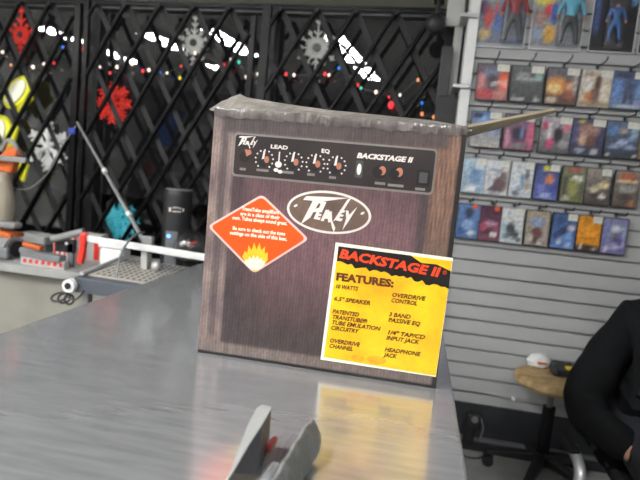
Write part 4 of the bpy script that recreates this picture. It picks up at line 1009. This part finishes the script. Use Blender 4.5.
mb = MB(); mb.tube([V3((PX+.085*math.cos(a), PY-.065+.08*math.sin(a), .99+.008*math.sin(a*2))) for a in [2*PI*k/24 for k in range(24)]], .020, 8, closed=True); mb.build('collar', M['jacket'], jk, smooth=True)
for a, sg in (('L', -1), ('R', 1)):
    w_ = sj['wr'+a][0]; d = (w_-sj['fa'+a][0]).normalized(); mb = MB(); mb.cyl(w_-d*.005, w_+d*.03, .044, .041, n=20); mb.build('cuff', M['jacket'], jk, smooth=True)
st_ = {'pel': (V3((PX, PY+.03, .55)), .145, None)}
for a, sg in (('L', -1), ('R', 1)):
    st_['hip'+a] = (sk['hip'+a][0], .112, 'pel'); st_['kn'+a] = (sk['kn'+a][0], .082, 'hip'+a); st_['cal'+a] = (sk['cal'+a][0], .072, 'kn'+a); st_['an'+a] = (sk['an'+a][0]+V3((0, 0, .0)), .058, 'cal'+a)
limb_body('trousers', st_, M['trouser'], t, 2)
for a, sg in (('L', -1), ('R', 1)):
    A_ = sk['an'+a][0]; mb = MB(); mb.sph(A_+V3((sg*.005, -.07, -.045)), .05, (.95, 2.5, .9), 20)
    for v in mb.bm.verts: v.co.z = max(v.co.z, .004)
    mb.build('shoe', M['shoe'], t, smooth=True)

# ================================================================== BENCH AND TOOLS AT THE LEFT
bn = thing('tool_bench', (-1.8, 2.6, 0), 'low grey bench with pale front edge along the window', 'bench')
BZ = .745
mb = MB(); mb.box((-1.95, 2.58, BZ-.02), (2.6, .60, .04), bev=.003); mb.build('bench_top', pm('pale_bench_edge', (.30, .30, .29), .5), bn)
mb = MB(); mb.box((-1.95, 2.60, (BZ-.04)/2), (2.54, .54, BZ-.04)); mb.build('bench_panel', M['bench'], bn)
# table saw between bench and counter
TZ = .85
a0 = az(74, 277, TZ); 
t = thing('tile_saw', (a0.x+.22, a0.y+.2, 0), 'grey perforated saw table with a long silver rail, behind the counter', 'table saw')
e1 = Vector((1, -.06, 0)).normalized(); e2 = Vector((.06, 1, 0)).normalized()*1; e2 = Vector((-.12, 1, 0)).normalized()
def tt(u, v, h): return a0+e1*u+e2*v+Vector((0, 0, h))
mb = MB(); mb.prism([(0, 0), (.50, 0), (.50, .46), (0, .46)], lambda u, v, w: tt(u, v, -w), .055); mb.build('saw_table', pm('blue_grey_metal', (.085, .095, .115), .5, .2), t, bev=.003)
mb = MB()
mb.prism([(.03, .05), (.47, .05), (.47, .45), (.03, .45)], lambda u, v, w: tt(u, v, .001+w), .004)
mb.mi = 1
for j in range(9):
    for i in range(17): 
        u = .05+i*.025; v = .075+j*.042
        mb.prism([(u, v), (u+.011, v), (u+.011, v+.024), (u, v+.024)], lambda a_, b_, w: tt(a_, b_, .005+w), .0006)
mb.build('perforated_plate', [pm('pale_plate', (.50, .47, .42), .4, .3), M['blackp']], t)
mb = MB(); mb.cyl(tt(.02, .02, .012), tt(.0, .42, .012), .008, n=10); mb.build('side_rail', M['silver'], t, smooth=True)
for u, v in ((.03, .05), (.46, .05), (.03, .42), (.46, .42)):
    mb = MB(); p_ = tt(u, v, -.05); mb.box((p_.x, p_.y, p_.z/2), (.03, .03, p_.z)); mb.build('leg', M['midgrey'], t)
mb = MB(); p_ = tt(.16, .12, -.12); mb.box(p_+Vector((.02, .08, 0)), (.18, .26, .14), bev=.02); mb.build('motor_housing', M['midgrey'], t)
RZ = .945
r0 = az(86, 238, RZ); r1 = az(206, 257.5, RZ); r2 = r1+(r1-r0)*.06
mb = MB(); d = (r2-r0).normalized(); mb.box((r0+r2)/2, ((r2-r0).length, .022, .026), rz=math.atan2(d.y, d.x)); mb.build('fence_rail', pm('bright_aluminium', (.72, .72, .72), .4, .2), t, bev=.003)
mb = MB(); q0 = tt(.0, .40, 0)
mb.box(r0+Vector((-.012, 0, -.045)), (.024, .02, .135), rot=Matrix.Rotation(.14, 4, 'Y')); mb.box(r0+Vector((.0, -.014, .0)), (.026, .03, .032)); mb.build('red_bracket', M['red'], t, bev=.003)['label'] = 'red bracket'
pu = r0+(r1-r0)*.50
mb = MB(); mb.box((pu.x, pu.y+.02, (TZ+RZ)/2), (.028, .02, RZ-TZ+.02)); mb.build('upright', M['ltgrey'], t, bev=.003)
mb = MB(); mb.box((pu.x+.01, pu.y+.02, RZ+.025), (.045, .03, .04)); mb.build('rail_clamp', M['midgrey'], t, bev=.006)
mb = MB(); mb.sph((pu.x+.06, pu.y-.0, TZ+.025), .02, n=12); mb.build('clamp_knob', M['silver'], t, smooth=True)
mb = MB(); mb.tube(spline([at(114, 292, 1.80), at(117, 272, 1.84), at(121, 255, 1.88), at(128, 242, 1.95), at(137, 234, 2.1), at(144, 232, 2.2)], 5), .0045, 8); mb.build('hose', M['grey'], t, smooth=True)
# coiled cord with white knob hanging at the left of the saw table
c0 = at(68, 286, 1.74)
t = thing('coiled_cord', tuple(c0), 'coiled black cord with a white round knob hanging off the saw table corner', 'cord')
mb = MB(); mb.cyl(c0+V3((0, .02, 0)), c0, .024, n=20); mb.mi = 1; mb.cyl(c0, c0-V3((0, .004, 0)), .012, n=16); mb.build('knob', [M['white'], M['blackp']], t, smooth=True)
mb = MB()
for k in range(3):
    cc_ = at(59+k*4, 297+k*1.5, 1.74); rr_ = .030-.006*k
    mb.tube([cc_+V3((rr_*math.cos(a), .006*k+.004*math.sin(a), .017*math.sin(a+.5-.3*k))) for a in [2*PI*j/24 for j in range(24)]], .0042, 6, closed=True)
mb.tube(spline([at(66, 296, 1.74), at(74, 300, 1.735), at(80, 296, 1.73), at(84, 290, 1.735)], 4), .0035, 6)
mb.tube(spline([at(66, 294, 1.74), c0+V3((0, .012, -.02)), c0+V3((.01, .012, 0))], 4), .0035, 6); mb.build('cable', M['blackp'], t, smooth=True)
# sloping thin rod standing on the bench
t = thing('thin_rod', tuple(at(148, 250, 2.36)), 'long thin grey rod leaning up and left from behind the silver rail', 'rod')
mb = MB(); b0 = at(149, 250, 2.36); b1 = at(77, 122, 2.75); mb.tube([b0, b0.lerp(b1, .5), b1], [.011, .008, .006], 8)
mb.build('rod', M['midgrey'], t, smooth=True)
for f in (.58, .25): mb = MB(); p_ = b0.lerp(b1, f); d = (b1-b0).normalized(); mb.cyl(p_-d*.012, p_+d*.012, .013, n=10); mb.build('joint', M['white'], t)
mb = MB(); mb.cyl((b0.x, b0.y, BZ), (b0.x, b0.y, b0.z+.01), .014, n=12); mb.build('socket', M['midgrey'], t)
mb = MB(); mb.tube(spline([at(76, 126, 2.745), at(71, 133, 2.76), at(62, 146, 2.78), at(54, 163, 2.8), at(45, 176, 2.8), at(30, 188, 2.78), at(18, 189, 2.75), at(8, 186, 2.7)], 5), .0022, 6)
tag(mb.build('hanging_cord', M['ltgrey'], None, smooth=True), 'thin pale cord sagging left from the tip of the sloping rod', 'cord')
mb = MB(); p_ = at(72, 131, 2.75); mb.box(p_, (.04, .02, .035), rz=.3, bev=.008)
tag(origin(mb.build('blue_clip', M['blue'], None), p_), 'small blue clip near the tip of the sloping rod', 'clip')
# black cylindrical speaker
s0 = at(174, 268, 2.55); s0.z = BZ
t = thing('tower_speaker', tuple(s0), 'tall black cylindrical speaker with a row of white marks and blue light', 'speaker')
SH = .425
mb = MB(); mb.lathe(s0, [(.066, 0), (.069, .01), (.069, .05), (.069, SH-.03), (.066, SH-.008), (.058, SH), (.02, SH+.001)], 40); mb.build('body', M['blackp'], t, smooth=True)
mb = MB(); mb.tube([s0+V3((.0605*math.cos(a), .0605*math.sin(a), SH-.003)) for a in [2*PI*k/40 for k in range(40)]], .004, 6, closed=True); mb.build('rim', M['midgrey'], t, smooth=True)
mb = MB()
ys = (EYE-s0); vw = math.atan2(ys.y, ys.x)
def onc(a, z, r=.0695): return s0+V3((r*math.cos(vw+a), r*math.sin(vw+a), z))
for k, (a, z, w_, h_) in enumerate([(-.55, .325, .010, .020), (-.30, .335, .007, .006), (-.30, .317, .007, .006), (-.15, .338, .008, .006), (-.15, .318, .008, .007), (.02, .337, .008, .006), (.02, .318, .008, .006), (.17, .334, .007, .006), (.17, .318, .007, .006), (.38, .328, .006, .014)]):
    p_ = onc(a, z); mb.box(p_, (.003, w_, h_), rz=vw+a)
mb.build('white_symbols', M['pr_white'], t)
mb = MB(); 
for j in range(5):
    a = -.65+j*.16; mb.box(onc(a, .13, .0685), (.008, .0145, .18), rz=vw+a)
mb.build('control_strip', M['grey'], t)
mb = MB(); mb.sph(onc(-.50, .195, .073), .0085, (1, 1, .8), 10); mb.build('indicator_light', M['led'], t, smooth=True)
# white tub behind the rail, clear dome
p_ = at(115, 262, 2.36); p_.z = BZ
t = thing('white_tub', tuple(p_), 'small white plastic tub behind the saw table', 'tub')
mb = MB(); mb.box(p_+V3((0, 0, .065)), (.115, .09, .13), bev=.016); mb.build('tub_body', M['white'], t)
mb = MB(); mb.box(p_+V3((0, 0, .138)), (.125, .10, .018), bev=.006); mb.build('lid', M['white'], t)
p_ = at(192, 244, 2.30); p_.z = BZ
t = thing('clear_dome', tuple(p_), 'round clear plastic dome between the black speaker and the amplifier box', 'dome')
mb = MB(); mb.lathe(p_, [(.082, .14), (.084, .17), (.078, .20), (.062, .232), (.036, .252), (.008, .258)], 32); mb.build('dome', glass_mat('dome_plastic', .06, (.88, .89, .9), .2), t, smooth=True)
mb = MB(); mb.lathe(p_, [(.05, 0), (.05, .01), (.03, .02), (.03, .12), (.08, .135), (.08, .141)], 32); mb.build('stand', M['blackp'], t, smooth=True)
mb = MB(); mb.tube([p_+V3((.03, -.02, .21)), p_+V3((.0, -.04, .20))], .005, 6); mb.build('red_part', M['red'], t)
# chop saw at the left edge
p_ = at(14, 262, 2.42); p_.z = BZ
t = thing('mitre_saw', tuple(p_), 'grey and orange bench saw at the left picture edge', 'power saw')
def P3(x, y, Y=2.42): return at(x, y, Y)
mb = MB(); q_ = P3(2, 256); mb.box(V3((q_.x, 2.40, BZ+.034)), (.20, .14, .06), bev=.012); mb.build('saw_base', M['grey'], t)
mb = MB(); q_ = P3(14, 247); mb.cyl(q_+V3((-.12, .02, 0)), q_+V3((.03, -.03, 0)), .058, n=24); mb.mi = 1; mb.cyl(q_+V3((.03, -.03, 0)), q_+V3((.05, -.036, 0)), .04, n=20)
mb.cyl(q_+V3((0, 0, -.02)), V3((q_.x, 2.42, BZ+.066)), .02, n=14); mb.build('motor', [M['midgrey'], M['blackp']], t, smooth=True)
mb = MB(); q_ = P3(6, 233); mb.box(q_, (.13, .10, .022), rot=Matrix.Rotation(.10, 4, 'Y'), bev=.004); mb.build('orange_cover', M['orange'], t)
mb = MB(); q_ = P3(4, 253, 2.40); mb.box(q_, (.08, .08, .04), bev=.012); mb.build('orange_foot', M['orange'], t)
mb = MB(); q_ = P3(33, 246, 2.38); mb.box(q_, (.10, .03, .018), rot=Matrix.Rotation(.12, 4, 'Y'), bev=.004); mb.build('orange_guard_strip', M['orange'], t)
mb = MB(); q_ = P3(32, 251, 2.38); mb.box(q_, (.10, .07, .030), rot=Matrix.Rotation(.1, 4, 'Y'), bev=.01); q_ = P3(20, 262, 2.38); mb.box(q_, (.06, .05, .03), bev=.01); mb.build('blade_guard', M['grey'], t)
mb = MB(); q_ = P3(4, 224, 2.40); mb.box(q_, (.17, .06, .03), bev=.01); mb.build('handle', M['midgrey'], t)
q_ = P3(38, 234, 2.66)
t = thing('grey_case', (q_.x, q_.y, BZ), 'flat light grey topped case beside the orange saw', 'case')
mb = MB(); mb.box(q_+V3((0, 0, -.02)), (.17, .12, .045), rot=Matrix.Rotation(.06, 4, 'Y'), bev=.006); mb.build('lid', pm('case_lid_grey', (.33, .34, .33), .5), t)
mb = MB(); mb.box((q_.x, q_.y+.02, (q_.z-.04+BZ)/2), (.14, .10, q_.z-.04-BZ)); mb.build('case_body', M['grey'], t, bev=.004)
# striped carton
q_ = P3(61, 264, 2.55); q_.z = BZ
t = thing('striped_carton', tuple(q_), 'red and white striped carton behind the grey level bar', 'carton')
mb = MB(); mb.box(q_+V3((.02, .03, .06)), (.13, .07, .12)); mb.mi = 1
for k in range(5): mb.box(q_+V3((-.034+k*.028, -.0055, .06)), (.013, .002, .12))
mb.build('carton_body', [M['white'], M['red']], t)
q_ = P3(90, 262, 2.60); q_.z = BZ
t = thing('striped_carton', tuple(q_), 'red and white carton behind the red bracket', 'carton')
mb = MB(); mb.box(q_+V3((0, .03, .07)), (.12, .06, .14)); mb.mi = 1; mb.box(q_+V3((.035, -.001, .06)), (.03, .003, .11)); mb.box(q_+V3((-.03, -.001, .06)), (.015, .003, .11)); mb.build('carton_body', [M['ltgrey'], M['red']], t)
# level bar with red marks
q_ = P3(42, 258, 2.35)
t = thing('level_bar', (q_.x, q_.y, BZ), 'long grey bar with red and white marks along the bench front', 'bar')
mb = MB(); a_ = P3(24, 253, 2.33); b_ = P3(63, 259, 2.31); mb.box((a_+b_)/2, ((b_-a_).length, .05, .030), rz=math.atan2(b_.y-a_.y, b_.x-a_.x)); mb.build('top_bar', M['grey'], t, bev=.003)
mb = MB(); 
cz = ((a_+b_)/2).z
mb.box(((a_.x+b_.x)/2+.01, (a_.y+b_.y)/2, (BZ+cz-.012)/2), ((b_-a_).length*1.02, .04, cz-.014-BZ)); mb.mi = 1
for k in range(7): mb.box((a_.x+.03+k*.032, (a_.y+b_.y)/2-.022, BZ+.022), (.015, .003, .018))
mb.build('marked_strip', [M['ltgrey'], M['red']], t)
# pipe clamp: grey tube over black plate
a_ = P3(52, 239.5, 2.36); b_ = P3(84, 231.5, 2.40)
t = thing('pipe_clamp', (a_.x+.07, 2.38, BZ), 'grey tube on a black plate clamp between the carton and red bracket', 'clamp')
mb = MB(); mb.cyl(a_, b_, .018, n=20); mb.mi = 1; mb.cyl(a_+(a_-b_).normalized()*.001, a_, .0145, n=16); mb.build('tube', [M['midgrey'], M['blackp']], t, smooth=True)
c_ = P3(66, 243, 2.39); mb = MB(); mb.box(c_+V3((0, 0, -.012)), (.10, .02, .065)); mb.mi = 1; mb.cyl(c_+V3((.01, -.011, 0)), c_+V3((.01, -.013, 0)), .007, n=12); mb.build('plate', [M['blackp'], M['white']], t)
mb = MB(); mb.box((c_.x+.03, 2.39, (BZ+c_.z)/2), (.03, .02, c_.z-BZ)); mb.build('post', M['grey'], t)
# upper left: ribbed hose column with an orange tool on top
h0 = P3(-3, 230, 2.55); 
t = thing('ribbed_drum', (h0.x, h0.y, BZ), 'cream ribbed round drum at the left picture edge', 'drum')
prof = [(.06, .12)]
hh = at(0, 172, 2.55).z-BZ
n_ = 26
for k in range(n_): 
    z = .12+(hh-.12)*k/n_; bulge = .058+.018*math.sin(PI*min(1, (k+1)/n_*1.1)); prof += [(bulge, z), (bulge+.006, z+(hh-.12)/n_*.5)]
prof.append((.055, hh))
mb = MB(); mb.lathe((h0.x, h0.y, BZ), [(.07, 0), (.07, .12)]+prof, 36); mb.build('drum', M['cream'], t, smooth=True)
q_ = at(12, 158, 2.52)
t = thing('hand_tool', (q_.x, q_.y, q_.z-.09), 'orange hand tool with long grey bar on top of the cream drum', 'power tool')
mb = MB(); mb.box(q_+V3((.01, -.03, -.005)), (.20, .022, .026), bev=.005); mb.build('grey_bar', M['midgrey'], t)
mb = MB(); mb.prism([(-.09, -.07), (-.01, -.08), (.02, .0), (.025, .04), (.0, .06), (-.03, .055), (-.08, .0)], lambda u, v, w: q_+V3((u, w, v)), .05); mb.build('orange_body', M['orange'], t, bev=.008)
mb = MB(); mb.tube(spline([q_+V3((-.08, .02, .03)), q_+V3((-.05, .02, .085)), q_+V3((-.005, .02, .075)), q_+V3((.02, .02, .02))], 5), .012, 8); mb.build('grip', M['midgrey'], t, smooth=True)

# ================================================================== rest of the shop behind the camera (seen in the glass)
def rear_shelf(x, y, w, label):
    t = thing('display_shelf', (x, y, 0), label, 'shelf')
    mb = MB()
    for z in (.1, .6, 1.1, 1.6): mb.box((x, y, z), (w, .4, .03))
    mb.build('shelf_board', M['ltgrey'], t)
    for sg in (-1, 1): mb = MB(); mb.box((x+sg*w/2, y, .9), (.03, .4, 1.8)); mb.build('side_panel', M['grey'], t)
rear_shelf(-4.9, -3.7, 2.4, 'grey display shelf against the far shop wall, left of the pair')
rear_shelf(-1.75, -3.7, 3.0, 'grey display shelf against the far shop wall, right of the pair')
for x, w_, h_, c_, l_ in ((-5.75, .4, .75, (.03, .10, .40), 'blue storage box on the far left shelf'), (-5.2, .5, .5, (.5, .5, .5), 'pale grey storage box on the far left shelf'), (-4.2, .55, .62, (.65, .65, .62), 'white storage box on the far left shelf'),
    (-2.65, 1.0, .62, (.55, .56, .58), 'wide light grey storage box on the right far shelf'), (-1.55, .85, .5, (.6, .6, .6), 'light grey storage box on the right far shelf'), (-.72, .55, .66, (.75, .75, .74), 'white storage box at the end of the right far shelf')):
    t = thing('storage_box', (x, -3.7, 1.615), l_, 'box', 'storage boxes on the far shelves')
    mb = MB(); mb.box((x, -3.7, 1.617+h_/2), (w_, .36, h_)); mb.build('box_body', pm('storage_'+str(x), c_, .6), t, bev=.01)
    mb = MB(); mb.box((x, -3.7, 1.617+h_+.012), (w_+.02, .38, .024)); mb.build('lid', M['midgrey'], t)
# ================================================================== LIGHT, WORLD, CAMERA
w = D.worlds.new('night'); bpy.context.scene.world = w; w.use_nodes = True
w.node_tree.nodes['Background'].inputs[0].default_value = (.010, .010, .011, 1); w.node_tree.nodes['Background'].inputs[1].default_value = .5
cam = D.cameras.new('camera'); co = D.objects.new('camera', cam); C.objects.link(co)
cam.sensor_width = 36; cam.lens = F/640*36; cam.clip_start = .02
co.matrix_world = Matrix.Translation(EYE) @ RW.to_4x4()
cam.dof.use_dof = True; cam.dof.focus_distance = .95; cam.dof.aperture_fstop = 5.0
sc = bpy.context.scene; sc.camera = co
sc.view_settings.view_transform = 'Standard'; sc.view_settings.look = 'None'; sc.view_settings.gamma = 1
sc.view_settings.use_curve_mapping = False; sc.view_settings.exposure = 0.55
